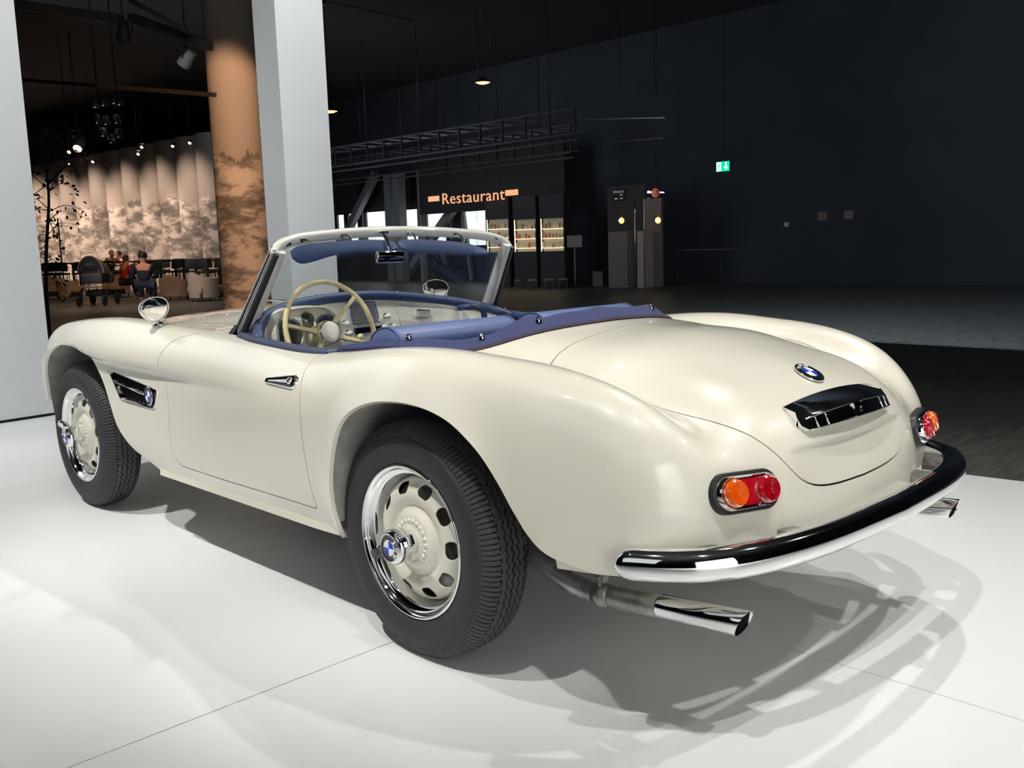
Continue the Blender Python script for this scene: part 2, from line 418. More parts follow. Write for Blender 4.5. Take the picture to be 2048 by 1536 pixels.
M_BLACK = mat('black_enamel', (.008, .008, .008), .2, coat=.5)
M_STEEL = mat('grey_steel_pipe', (.30, .30, .29), .38, .8)
noise_col(M_STEEL, (.16, .16, .155), (.45, .45, .43), 14, 5)
M_AMBER = mat('amber_lens', srgb(255, 110, 10), .12, trans=.35, coat=.6)
M_RED = mat('red_lens', srgb(190, 10, 30), .12, trans=.25, coat=.6)
CAR = thing('car', 'open cream two-seat convertible with blue interior on white display platform', 'car')
# ------------------------------------------------------------------ panel outlines on the surface (u, v)
BOOT_H = [(3.655, 0), (3.664, .13), (3.682, .27), (3.698, .40), (3.712, .46), (3.745, .515), (3.80, .545), (3.88, .556), (3.98, .557), (4.06, .553), (4.117, .545), (4.17, .533), (4.217, .518), (4.276, .483), (4.325, .437), (4.37, .39), (4.425, .335), (4.457, .285), (4.478, .22), (4.489, .13), (4.493, 0)]
BOOT_H = spline(BOOT_H, 120)
BOOT = np.vstack([BOOT_H, [(4.493, -.3), (3.655, -.3)]])
HOOD_H = spline([(.25, 0), (.255, .30), (.28, .42), (.36, .50), (.6, .535), (1.0, .55), (1.4, .555), (1.75, .555), (1.95, .545), (2.06, .50), (2.10, .42), (2.09, .28), (2.07, 0)], 100)
HOOD = np.vstack([HOOD_H, [(2.07, -.3), (.25, -.3)]])
DOOR = np.vstack([spline([(2.936, .62), (2.928, .703), (2.912, .712), (2.908, .761), (2.925, .817), (2.944, .875), (2.962, .947), (2.968, 1.041), (2.98, 1.127), (2.994, 1.222)], 60), [(2.994, 1.230)],
    spline([(2.985, 1.231), (2.575, 1.231), (2.085, 1.232)], 30), spline([(2.06, 1.231), (2.027, 1.213), (2.012, 1.183), (1.995, 1.05), (1.974, .901), (1.984, .854), (1.999, .805), (2.035, .765), (2.12, .70), (2.2, .62)], 50), [(2.2, .40), (2.936, .40)]])
COCK = [(0, 1.315), (.20, 1.305), (.40, 1.265), (.53, 1.215), (.607, 1.16), (.640, 1.10), (.652, .98), (.651, .78), (.655, .59), (.655, .50), (.640, .42), (.605, .30), (.565, .17), (.50, .05), (.38, -.02), (.2, -.055), (0, -.065)]
COCK = spline(COCK, 90); COCK = np.vstack([COCK, COCK[::-1]*np.array([-1, 1])])
VENT = np.vstack([[(1.984, .691)], spline([(1.56, .648), (1.535, .643), (1.526, .632), (1.545, .585), (1.558, .570), (1.58, .566)], 14), spline([(1.85, .5715), (1.872, .574), (1.888, .586)], 8)])
GAP = .0022
f_ar = lambda uv, P: np.where(P[:, 0] > .45, sdf(P[:, 1:], ARCH_RP), 1.)
f_af = lambda uv, P: np.where(P[:, 0] > .45, sdf(P[:, 1:], ARCH_FP), 1.)
f_ck = lambda uv, P: np.where(P[:, 2] > .6, sdf(P[:, :2], COCK), 1.)
f_vt = lambda uv, P: np.where(P[:, 0] > .6, sdf(P[:, 1:], VENT), 1.)
def f_poly(poly, s, g=GAP):
    return lambda uv, P: s*sdf(uv, poly)-g
uv, F = clip_panel([lambda uv, P: np.where(P[:, 1] > 2.5, P[:, 2]-.47, 1.), f_ar, f_af, f_ck, f_vt, f_poly(BOOT, 1), f_poly(HOOD, 1, .0015), f_poly(DOOR, 1, .0018)])
panel_mesh('body_shell', uv, F, M_PAINT, CAR)
uv, F = clip_panel([f_poly(BOOT, -1)], (3.6, 4.6), (0, .62))
BOOT_LID = panel_mesh('boot_lid', uv, F, M_PAINT, CAR)
uv, F = clip_panel([f_poly(HOOD, -1, .0015)], (.2, 2.2), (0, .62))
BONNET = panel_mesh('bonnet', uv, F, M_PAINT, CAR)
uv, F = clip_panel([f_ck, f_poly(DOOR, -1, .0018)], (1.9, 3.05), (.35, 1.3))
DOORS = {}
for s in (-1, 1): DOORS[s] = panel_mesh('door', uv, F, M_PAINT, CAR, (s,))
# rocker strip under the doors
for s in (-1, 1):
    pts = [(s*(.738+.008*smoothstep(.3, .5, y)), y, .302) for y in np.linspace(.315, 1.60, 24)]
    V, Fc = sweep(pts, 1., prof=[(-.014, -.012), (.014, -.012), (.016, .004), (.012, .014), (-.012, .014)], up=(0, 0, 1))
    part('rocker_strip', V, Fc, M_PAINT, CAR, sharp=40)
# ------------------------------------------------------------------ wheel wells, underbody
def well(arch, s, xi, zmin, grow):
    """inner wing: from just behind the arch lip inward to a back wall"""
    q = _uvg; V = []; F = []; n = len(arch)
    c = np.array([arch[:, 0].mean(), .34])
    for y, z in arch:
        d = np.hypot(_Pg[:, 1]-y, _Pg[:, 2]-max(z, .36)); d = np.where(_Pg[:, 0] > .5, d, 9); V.append((s*(_Pg[d.argmin(), 0]-.012), y, z))
    for x, g in ((.70, 1+grow*.6), (.60, 1+grow), (xi, 1+grow)):
        for y, z in c+(arch-c)*g: V.append((s*x, y, max(z, zmin)))
    for k in range(3):
        for i in range(n-1): F.append((k*n+i, k*n+i+1, (k+1)*n+i+1, (k+1)*n+i))
    V.append((s*xi, c[0], .36)); ci = len(V)-1
    for i in range(n-1): F.append((3*n+i, 3*n+i+1, ci))
    part('wheel_well', V, F, M_WELL, CAR, sharp=40)
_U, _V = np.meshgrid(np.linspace(0, UMAX, 330), np.linspace(VMAX*.5, VMAX, 60), indexing='ij'); _uvg = np.stack([_U.ravel(), _V.ravel()], 1); _Pg = body_eval(_uvg[:, 0], _uvg[:, 1])
for s in (-1, 1):
    well(ARCH_R[(ARCH_R[:, 1] > .33)][:-4], s, .50, .33, .02); well(ARCH_F[(ARCH_F[:, 1] > .36)], s, .48, .36, 0)
mb = MB()
mb.box((0, 1.02, .42), (1.36, 1.36, .10)); mb.box((0, 1.2, .42), (.9, 3.6, .10)); mb.box((0, -.62, .47), (.96, .5, .08))
mb.build('underbody', M_UNDER, CAR, smooth=False)
# fuel tank floor / rear valance closing the tail below
uvb, Fb = clip_panel([lambda uv, P: (P[:, 1] < -.60)*1.-.5, lambda uv, P: (P[:, 2] < .445)*1.-.5], (3.9, 4.7))
# ------------------------------------------------------------------ text and roundels
def text_obj(name, body, size, m, parent=None, M=None, extrude=.0006, align='CENTER', offset=0., space=1.):
    cu = bpy.data.curves.new(name, 'FONT'); cu.body = body; cu.size = size; cu.extrude = extrude; cu.align_x = align; cu.align_y = 'CENTER'
    cu.resolution_u = 3; cu.offset = offset; cu.space_character = space
    t = bpy.data.objects.new(name, cu); C.objects.link(t)
    dg = bpy.context.evaluated_depsgraph_get(); me = bpy.data.meshes.new_from_object(t.evaluated_get(dg))
    bpy.data.objects.remove(t); bpy.data.curves.remove(cu)
    if M is not None: me.transform(M)
    me.materials.clear(); me.materials.append(m); me.name = name
    o = bpy.data.objects.new(name, me); return link(o, parent)
def frame_matrix(o, n, up):
    """local Z along n, local Y near up"""
    n = Vector(n).normalized(); u = Vector(up); u = (u-n*u.dot(n)).normalized(); r = u.cross(n)
    m = Matrix((r, u, n)).transposed().to_4x4(); m.translation = o; return m
def roundel(M, r, parent, letters=True, rot=0., label=None):
    """black ring with white letters round a blue and white quartered disc, chrome bezel"""
    M = M @ Matrix.Rotation(rot, 4, 'Z')
    n = 48; mb = MB()
    def ring(pr, q0=0, q1=1):
        k = max(3, int(n*(q1-q0))); V = []; F = []
        full = q1-q0 >= 1; kk = k if full else k+1
        for rr, z in pr:
            for i in range(kk):
                t = 2*PI*(q0+(q1-q0)*i/k); V.append(M @ Vector((rr*math.cos(t), rr*math.sin(t), z)))
        for a in range(len(pr)-1):
            for i in range(k):
                j = (i+1) % kk if full else i+1
                F.append((a*kk+i, a*kk+j, (a+1)*kk+j, (a+1)*kk+i))
        mb.add(V, F)
    h = r*.07
    mb.mi = 0; ring([(r*1.07, -h), (r*1.07, h*.6), (r*1.03, h*1.3), (r*.98, h*1.2)])
    mb.mi = 1; ring([(r*.98, h*1.2), (r*.94, h), (r*.62, h*1.35)])
    mb.mi = 0; ring([(r*.62, h*1.35), (r*.61, h*1.6), (r*.585, h*1.5)])
    for q in range(4):
        mb.mi = 3 if q in (1, 3) else 2
        ring([(r*.585, h*1.5), (r*.3, h*1.75), (1e-5, h*1.85)], q/4, (q+1)/4)
    o = mb.build('roundel', [M_CHROME, M_BLACK, M_WHITE, M_ROYAL], parent, label=label)
    if letters:
        lets = []
        for ch, a in (('B', 38), ('M', 0), ('W', -38)):
            Q = M @ Matrix.Rotation(math.radians(a), 4, 'Z') @ Matrix.Translation((0, r*.785, h*1.5))
            lets.append((ch, Q))
        bm = bmesh.new()
        for ch, Q in lets:
            t = text_obj('lettering', ch, r*.34, M_WHITE, None, Q, r*.03, offset=r*.008); bm.from_mesh(t.data); me0 = t.data; bpy.data.objects.remove(t); bpy.data.meshes.remove(me0)
        me = bpy.data.meshes.new('lettering'); bm.to_mesh(me); bm.free(); me.materials.append(M_WHITE)
        l = bpy.data.objects.new('lettering', me); link(l, parent)
    return o
# ------------------------------------------------------------------ wheels
RIDE = .3424
def disc_mesh():
    rs = np.concatenate([[.1785, .178, .176], np.linspace(.172, .128, 24), np.linspace(.125, .048, 26), [.044, .040, .030]])
    kr = [.030, .036, .05, .062, .075, .088, .096, .104, .112, .122, .135, .15, .162, .170, .176, .18]
    ka = [-.010, -.012, -.013, -.015, -.018, -.029, -.0345, -.034, -.029, -.0235, -.0225, -.0275, -.036, -.046, -.062, -.085]
    n = 260; th = np.arange(n)*2*PI/n
    R, T = np.meshgrid(rs, th, indexing='ij'); q = np.stack([R.ravel(), T.ravel()], 1)
    def pos(q):
        a = np.interp(q[:, 0], kr, ka)
        return np.stack([a, q[:, 0]*np.cos(q[:, 1]), q[:, 0]*np.sin(q[:, 1])], 1)
    K = np.array(ka)
    M2 = natural(np.array(kr), K[:, None])
    def pos(q):
        a = neval(np.array(kr), K[:, None], M2, np.clip(q[:, 0], .03, .18))[:, 0]
        return np.stack([a, q[:, 0]*np.cos(q[:, 1]), q[:, 0]*np.sin(q[:, 1])], 1)
    F = []
    for i in range(len(rs)-1):
        for j in range(n):
            k = (j+1) % n; F.append((i*n+j, (i+1)*n+j, (i+1)*n+k, i*n+k))
    def slot(q, P):
        t = ((q[:, 1]*10/(2*PI)+.5) % 1-.5)*2*PI/10               # angle to the nearest of ten slots
        x = t*.150; y = q[:, 0]-.151
        d = np.hypot(np.maximum(np.abs(x)-.0095, 0), y)-.0160
        return np.where(np.abs(t) < .25, d, 1)
    q, F, P = clip_faces(q, F, pos(q), [slot], pos)
    used = sorted({i for f in F for i in f}); mp = {i: k for k, i in enumerate(used)}
    return P[used], [tuple(mp[i] for i in f) for f in F]
def wheel(x, y, s, rot=0., spin=0., steer=0.):
    """s = -1 left side. local +X = outward"""
    B = Matrix.Translation((x, y, RIDE)) @ Matrix.Rotation(PI if s < 0 else 0, 4, 'Z') @ Matrix.Rotation(steer, 4, 'Z')
    tr = lambda V: [B @ Vector(v) for v in V]
    V, F = disc_mesh(); R = Matrix.Rotation(rot, 4, 'X')
    mb = MB(); mb.add([B @ (R @ Vector(v)) for v in V], F)
    for k in range(22):                                            # row of domed rivets round the hub
        a = 2*PI*k/22; c = Vector((-.0135, .0605*math.cos(a), .0605*math.sin(a)))
        pr = [(.0046, -.001), (.0044, .0015), (.003, .0035), (.0001, .0043)]
        v2, f2 = lathe(pr, 8, B @ Matrix.Translation(c)); mb.add(v2, f2)
    W = mb.build('wheel', M_PAINT, CAR, sharp=50)
    mod = W.modifiers.new('thickness', 'SOLIDIFY'); mod.thickness = .004; mod.offset = -1
    # chrome rim
    pr = [(.214, -.012), (.2215, -.006), (.2225, -.001), (.2205, .0025), (.2165, .003), (.2125, .0005), (.209, -.008), (.2045, -.016), (.1985, -.0195), (.1935, -.0215), (.191, -.026), (.1905, -.040), (.188, -.047), (.1855, -.052), (.184, -.066), (.180, -.072), (.1785, -.09), (.176, -.13)]
    v2, f2 = lathe(pr, 96, B); part('rim', v2, f2, M_CHROME, W, sharp=60)
    # brake drum behind the slots
    v2, f2 = lathe([(.001, -.070), (.145, -.072), (.166, -.078), (.170, -.10), (.17, -.16)], 48, B); part('brake_drum', v2, f2, M_STEEL, W, sharp=40)
    # tyre carcass
    pr = [(.213, -.014), (.2225, -.003), (.228, .002), (.238, .006), (.252, .009), (.268, .0105), (.283, .009), (.296, .0045), (.2985, .0045), (.3005, .0025), (.303, .001), (.312, -.004), (.321, -.011), (.329, -.020), (.3320, -.032), (.3335, -.05), (.3342, -.078), (.3335, -.106), (.3320, -.124), (.329, -.136), (.312, -.152), (.296, -.1605), (.268, -.1665), (.238, -.162), (.2225, -.153), (.213, -.142)]
    v2, f2 = lathe(pr, 128, B); part('tyre', v2, f2, M_TYRE, W, sharp=40)
    # tread: zigzag ribs, sipes and shoulder lugs
    mb = MB(); NP = 72; sub = 8; N = NP*sub
    Rr = lambda a: .3422-.0030*((a+.078)/.052)**2
    def rib(a0, a1, z0, z1, ph0=0., ph1=0., comb0=0, comb1=0):
        V = []; F = []
        for i in range(N):
            t = 2*PI*i/N; f = (i % sub)/sub
            sq = lambda ph: (1 if ((f+ph) % 1) < .5 else -1)
            e0 = a0+z0*sq(ph0)+(comb0 if i % 2 else 0); e1 = a1+z1*sq(ph1)+(comb1 if i % 2 else 0)
            ends = [(e0, -.0065), (e0, 0), ((e0+e1)/2, 0), (e1, 0), (e1, -.0065)]
            for a, d in ends:
                r = Rr(a)+d*1.3; V.append((a, r*math.cos(t), r*math.sin(t)))
        for i in range(N):
            j = (i+1) % N
            for k in range(4): F.append((i*5+k, j*5+k, j*5+k+1, i*5+k+1))
        mb.add(tr(V), F)
    rib(-.0750, -.0600, .0030, .0030, 0, 0)
    rib(-.0960, -.0810, .0030, .0030, 0, 0)
    rib(-.0550, -.0385, .0030, .0022, 0, .25, 0, .0035)
    rib(-.1175, -.1010, .0022, .0030, .25, 0, -.0035, 0)
    for k in range(NP):                                            # shoulder lugs
        for sgn in (0, 1):
            for half in range(2):
                t0 = 2*PI*(k+.5*half+.06)/NP; t1 = 2*PI*(k+.5*half+(.44 if half == 0 else .40))/NP
                prof = [(-.0335, .0), (-.022, -.0005), (-.012, -.0015), (-.004, -.002), (.0005, -.002)]
                rad = [.3400, .3355, .3275, .3165, .3075]; low = .006
                V = []
                for (a, _), r in zip(prof, rad):
                    aa = a if sgn == 0 else -.156-a
                    for t, d in ((t0, -low), (t0, 0), (t1, 0), (t1, -low)):
                        V.append((aa, (r+d)*math.cos(t), (r+d)*math.sin(t)))
                F = []
                for i in range(4):
                    for c in range(3): F.append((i*4+c, i*4+c+1, (i+1)*4+c+1, (i+1)*4+c))
                F += [(0, 1, 2, 3), (16, 19, 18, 17)]
                mb.add(tr(V), F)
    o = mb.build('tread', mat('tread_rubber', (.048, .050, .052), .6), W, smooth=False); o['kind'] = 'stuff'
    # knock-off spinner
    mb = MB(); H = B @ Matrix.Rotation(spin, 4, 'X')
    v2, f2 = lathe([(.034, -.012), (.036, .0), (.043, .010), (.044, .030), (.049, .038), (.0505, .048), (.049, .058), (.045, .064), (.041, .066), (.001, .066)], 48, H); mb.add(v2, f2)
    for e in (1, -1):
        V = []; F = []
        secs = [(.036, .020, .026, .050), (.055, .017, .030, .052), (.075, .0155, .038, .060), (.090, .0165, .045, .066), (.097, .012, .050, .067)]
        for r, hw, a0, a1 in secs:
            V += [(a0, e*r, -hw), (a0, e*r, hw), ((a0+a1)/2, e*r*1.01, hw*1.15), (a1, e*r, hw*.8), (a1, e*r, -hw*.8), ((a0+a1)/2, e*r*1.01, -hw*1.15)]
        for i in range(len(secs)-1):
            for k in range(6): F.append((i*6+k, i*6+(k+1) % 6, (i+1)*6+(k+1) % 6, (i+1)*6+k))
        F += [tuple(range(6)), tuple(range(24, 30))]
        mb.add([H @ Vector(v) for v in V], F)
    mb.build('knock_off_spinner', M_CHROME, W, sharp=45)
    RM = B @ Matrix.Rotation(rot, 4, 'X') @ Matrix.Translation((.0655, 0, 0)) @ Matrix(((0, 0, 1, 0), (1, 0, 0, 0), (0, 1, 0, 0), (0, 0, 0, 1)))
    RM = RM @ Matrix.Rotation(spin*0, 4, 'Z')
    roundel(RM, .038, W, True, -PI/2 if y < 1 else math.radians(20))
    return W
for s in (-1, 1):
    wheel(s*.757, 0, s, 0., math.radians(24 if s < 0 else 50))
    wheel(s*.745, 2.48, s, math.radians(10), math.radians(-38 if s < 0 else 20))
# ------------------------------------------------------------------ where to put things on the skin
_sk = None
def skin(axis, a, b, near):
    """point and outward normal of the (right-half) body nearest to 3-D guess `near`, matching two coordinates a, b.
    axis 'x': a = y, b = z (side); 'y': a = x, b = z (tail); 'z': a = x, b = y (top)"""
    uv = None
    global _sk
    if _sk is None:
        U, V = np.meshgrid(np.linspace(0, UMAX, 200), np.linspace(0, VMAX, 70), indexing='ij'); q = np.stack([U.ravel(), V.ravel()], 1); _sk = (q, body_eval(q[:, 0], q[:, 1]))
    q, P = _sk; k = {'x': (1, 2), 'y': (0, 2), 'z': (0, 1)}[axis]
    d = np.linalg.norm(P-np.array(near), axis=1)*.05+np.hypot(P[:, k[0]]-a, P[:, k[1]]-b); c = q[d.argmin()]
    for _ in range(12):
        e = 1e-3; p0, pu, pv = body_eval([c[0], c[0]+e, c[0]], [c[1], c[1], c[1]+e])
        J = np.array([(pu-p0)[list(k)]/e, (pv-p0)[list(k)]/e]).T; r = np.array([a, b])-p0[list(k)]
        try: c = c+np.clip(np.linalg.solve(J, r), -.05, .05)
        except np.linalg.LinAlgError: break
        c = np.clip(c, 0, [UMAX, VMAX])
        if np.abs(r).max() < 2e-5: break
    e = 4e-3; p0, pu, pv, mu, mv = body_eval([c[0], c[0]+e, c[0], c[0]-e, c[0]], [c[1], c[1], c[1]+e, c[1], max(c[1]-e, 0)])
    n = np.cross(pu-mu, pv-mv); n /= np.linalg.norm(n)
    if n@np.array([.6 if axis == 'x' else .05, (np.sign(p0[1]-1) if axis == 'y' else 0), .8 if axis == 'z' else .05]) < 0: n = -n
    return p0, n
MIR = Matrix.Diagonal((-1, 1, 1, 1))
def mirrored(M, s):
    """matrix for side s (+1 keeps the right half)"""
    return M if s > 0 else MIR @ M
def fixflip(V, F, s): return (V, [f[::-1] for f in F]) if s < 0 else (V, F)
# ------------------------------------------------------------------ rear bumper
def bumper():
    half = [(0, -1.045), (.30, -1.030), (.49, -1.000), (.59, -.964), (.66, -.915), (.710, -.855), (.742, -.80), (.765, -.755)]
    h = spline(half, 60); pts = np.vstack([h[::-1]*np.array([-1, 1]), h[1:]]); n = len(pts)
    arc = np.concatenate([[0], np.cumsum(np.linalg.norm(np.diff(pts, axis=0), axis=1))]); L = arc[-1]
    prof = [(.026, .024), (.012, .034), (-.006, .038), (-.020, .034), (-.031, .024), (-.037, .008), (-.038, -.008), (-.034, -.022), (-.025, -.033), (-.010, -.0385), (.004, -.037), (.012, -.031), (.006, -.024), (-.014, -.024), (-.026, -.010), (-.024, .010), (-.012, .022), (.014, .016)]
    V = []; F = []; m = len(prof)
    for i in range(n):
        t = pts[min(i+1, n-1)]-pts[max(i-1, 0)]; t /= np.linalg.norm(t); nx = np.array([-t[1], t[0]])   # inward
        e = min(arc[i], L-arc[i]); k = math.sqrt(max(0., 1-(1-min(e/.05, 1))**2))*.9+.1
        zc = .464-.006*smoothstep(.5, .75, abs(pts[i][0]))
        for a, b in prof:
            V.append((pts[i][0]+nx[0]*a*(.5+.5*k), pts[i][1]+nx[1]*a*(.5+.5*k), zc+b*k))
    for i in range(n-1):
        for j in range(m): F.append((i*m+j, i*m+(j+1) % m, (i+1)*m+(j+1) % m, (i+1)*m+j))
    F += [tuple(range(m))[::-1], tuple((n-1)*m+j for j in range(m))]
    b = part('rear_bumper', V, F, M_CHROME, CAR, sharp=60)
    for s in (-1, 1):
        for x, y, d in ((.36, -.975, .10), (.60, -.92, .10)):
            mb = MB(); mb.box((s*x, y, .462), (.05, d, .03)); mb.build('bumper_bracket', M_STEEL, b)
bumper()
# cream valance panel behind the bumper, closing the tail underneath
V = []; F = []
h = spline([(0, -.955), (.3, -.94), (.5, -.905), (.63, -.83), (.72, -.72), (.77, -.58)], 40)
p = np.vstack([h[::-1]*np.array([-1, 1]), h[1:]])
for x, y in p: V += [(x*.985, y*.985+.004, .425), (x*.97, y*.97, .392), (x*.85, y*.85-.02, .388)]
for i in range(len(p)-1):
    for k in range(2): F.append((i*3+k, i*3+k+1, i*3+k+4, i*3+k+3))
part('rear_valance', V, F, M_PAINT, CAR, sharp=40)
# ------------------------------------------------------------------ tail lights
def stadium(L, R, n=14):
    pts = []
    for k in range(n+1): a = -PI/2+PI*k/n; pts.append((L+R*math.cos(a), R*math.sin(a)))
    for k in range(n+1): a = PI/2+PI*k/n; pts.append((-L+R*math.cos(a), R*math.sin(a)))
    return pts
def prism_rings(rings, M, cap=True, capfirst=False):
    """rings: list of (outline list, z)"""
    V = []; F = []; m = len(rings[0][0])
    for o, z in rings: V += [M @ Vector((a, b, z)) for a, b in o]
    for i in range(len(rings)-1):
        for k in range(m): F.append((i*m+k, i*m+(k+1) % m, (i+1)*m+(k+1) % m, (i+1)*m+k))
    if cap: F.append(tuple((len(rings)-1)*m+k for k in range(m)))
    if capfirst: F.append(tuple(range(m))[::-1])
    return V, F
def tail_light(s):
    p0, n = skin('y', .484, .584, (.48, -.9, .58)); pa, _ = skin('y', .580, .588, (.57, -.87, .58)); pb, _ = skin('y', .384, .579, (.38, -.93, .58))
    ax = Vector(pa-pb).normalized(); n = Vector(n); n = (n-ax*n.dot(ax)).normalized(); up = n.cross(ax)
    if up.z < 0: up = -up
    M = Matrix((ax, up, n)).transposed().to_4x4(); M.translation = (Vector(pa)+Vector(pb))/2
    M = mirrored(M, s)
    # gasket follows the panel, chrome plinth levels it towards the rear
    G0 = prism_rings([(stadium(.057, .0475), -.02), (stadium(.057, .0475), .010), (stadium(.056, .0455), .014), (stadium(.055, .040), .014)], M)
    g = part('tail_light', *fixflip(*G0, s), M_RUBBER, CAR, sharp=40)
    sh = Matrix.Identity(4); T = M @ sh
    part('chrome_plinth', *fixflip(*prism_rings([(stadium(.0545, .0405), .010), (stadium(.0535, .0390), .022), (stadium(.0525, .0365), .028), (stadium(.052, .0335), .027), (stadium(.051, .032), .020)], M), s), M_CHROME, g, sharp=40)
    # red reflector between the lenses, finely ribbed
    V = []; F = []; nx, ny = 12, 16
    for i in range(nx):
        for j in range(ny): V.append(M @ Vector((-.028+.056*i/(nx-1), -.030+.060*j/(ny-1), .024+.002*((i+j) % 2))))
    for i in range(nx-1):
        for j in range(ny-1): F.append((i*ny+j, (i+1)*ny+j, (i+1)*ny+j+1, i*ny+j+1))
    part('reflector', *fixflip(V, F, s), M_RED, g, smooth=False)
    RX = lambda x: Matrix.Translation((x, 0, 0)) @ Matrix(((0, 1, 0, 0), (0, 0, 1, 0), (1, 0, 0, 0), (0, 0, 0, 1)))
    for name, x, m, z0 in (('amber_lens', .049, M_AMBER, .018), ('red_lens', -.047, M_RED, .020)):
        R = .0315
        v2, f2 = lathe([(R+.0025, .010), (R+.0025, z0+.006), (R+.0015, z0+.010), (R-.001, z0+.008)], 40, M @ RX(x)); b = part('lens_bezel', *fixflip(v2, f2, s), M_CHROME, g, sharp=40)
        pr = [(R, z0), (R, z0+.017), (R-.0015, z0+.0205)]
        for q in (.026, .021, .016, .011, .006): pr += [(q+.0018, z0+.0225), (q+.0006, z0+.0255), (q-.0006, z0+.0255), (q-.0014, z0+.0225)]
        pr += [(.0026, z0+.026), (1e-5, z0+.027)]
        v2, f2 = lathe(pr, 40, M @ RX(x)); part(name, *fixflip(v2, f2, s), m, g, sharp=50)
for s in (-1, 1): tail_light(s)
# ------------------------------------------------------------------ boot badge and handle
p0, n = skin('z', 0., -.804, (0, -.8, .78))
roundel(frame_matrix(Vector(p0)+Vector(n)*.0035, n, (0, .5, .8)), .0395, BOOT_LID)
def boot_handle():
    xs = [-.236, -.222, -.19, -.155, -.15, -.10, -.05, 0, .05, .10, .15, .155, .19, .222, .232]; V = []; F = []
    for x in xs:
        a = abs(x)/.232; p0, n = skin('y', abs(x), .724-.016*a*a, (abs(x), -.88, .72)); p0 = np.array([x, p0[1], p0[2]])
        d = .046*(1-.50*a**2.2); h = .034*(1-.25*a**2)                # stand-off, face height
        if a > .98: d *= .45; h *= .55
        y0 = p0[1]; zt = p0[2]+.018
        pb, _ = skin('y', abs(x), zt-.066, (abs(x), -.9, .66))
        V += [(x, y0+.030, zt+.016), (x, y0-d*.40, zt+.006), (x, y0-d*.80, zt-.006), (x, y0-d*.88-.002, zt-.011), (x, y0-d-.012, zt-.012-h), (x, y0-d+.006, zt-.020-h), (x, pb[1]+.02, zt-.020-h)]
    for i in range(len(xs)-1):
        for k in range(6): F.append((i*7+k, (i+1)*7+k, (i+1)*7+k+1, i*7+k+1))
    F += [tuple(range(7)), tuple((len(xs)-1)*7+k for k in range(7))[::-1]]
    o = part('boot_handle', V, F, M_CHROME, BOOT_LID, sharp=28)
    yf = (V[7*7+3][1]+V[7*7+4][1])/2; zf = (V[7*7+3][2]+V[7*7+4][2])/2
    v2, f2 = sweep([V[k*7+3] for k in range(1, len(xs)-1)], .0022, 6); part('handle_edge', v2, f2, M_CHROME, BOOT_LID)
    v2, f2 = sweep([V[k*7+4] for k in range(1, len(xs)-1)], .0020, 6); part('handle_edge', v2, f2, M_CHROME, BOOT_LID)
    for k in (2, 4, 10, 12): v2, f2 = sweep([V[k*7+3], V[k*7+4]], .0024, 6); part('handle_band', v2, f2, M_CHROME, BOOT_LID)
    for dx in (-.024, .024): mb = MB(); mb.box((dx, yf-.001, zf), (.005, .006, .036), Matrix.Rotation(-.35, 3, 'X')); mb.build('handle_band', M_CHROME, BOOT_LID, smooth=False)
    mb = MB(); mb.box((0, yf, zf), (.034, .008, .032), Matrix.Rotation(-.35, 3, 'X')); v2, f2 = lathe([(.0001, .006), (.007, .0055), (.0085, .003), (.0085, 0)], 16, Matrix.Translation((0, yf-.005, zf)) @ Matrix.Rotation(-PI/2, 4, 'Z')); mb.add(v2, f2)
    mb.build('boot_lock', M_CHROME_D, BOOT_LID, sharp=40)
boot_handle()
# ------------------------------------------------------------------ door handle: ribbed teardrop scoop
def door_handle(s):
    pf, nf = skin('x', .697, .746, (.8, .7, .74)); pr, nr = skin('x', .513, .756, (.8, .5, .75))
    pf = Vector(pf); pr = Vector(pr); n = Vector((nf+nr)/2).normalized(); ax = (pf-pr).normalized(); n = (n-ax*n.dot(ax)).normalized(); up = n.cross(ax); L = (pf-pr).length
    if up.z < 0: up = -up
    M = Matrix((ax, up, n)).transposed().to_4x4(); M.translation = pr; M = mirrored(M, s)
    def tear(g):
        pts = []; r0, r1 = .0215-g, .0085-g*.6
        for k in range(13): a = PI/2+PI*k/12; pts.append((.0225+r0*math.cos(a), r0*math.sin(a)))
        for k in range(9): a = -PI/2+PI*k/8; pts.append((L-.006+r1*math.cos(a), r1*math.sin(a)))
        return pts
    h = part('door_handle', *fixflip(*prism_rings([(tear(-.002), -.008), (tear(-.002), .003), (tear(0), .007), (tear(.003), .008), (tear(.005), .004), (tear(.0055), .001)], M), s), [M_CHROME, M_CHROME_D], DOORS[s], sharp=60)
    nf_ = len(h.data.polygons); m_ = 22; h.data.polygons.foreach_set('material_index', [1 if k >= 3*m_ else 0 for k in range(nf_)])
    mb = MB()
    for dy in (-.006, 0, .006):
        pts = [M @ Vector((x, dy*(1-.85*x/L), .004)) for x in np.linspace(.045, L*.93, 8)]; mb.tube(pts, [.0022*(1-.5*k/7) for k in range(8)], 6)
    mb.build('handle_rib', M_CHROME, DOORS[s])
    v2, f2 = lathe([(.0001, .020), (.007, .0195), (.011, .016), (.012, .010), (.011, 0)], 24, M @ Matrix.Translation((.030, 0, 0)) @ Matrix.Rotation(-PI/2, 4, 'Y')); part('push_button', *fixflip(v2, f2, -s), M_CHROME, DOORS[s])
for s in (-1, 1): door_handle(s)
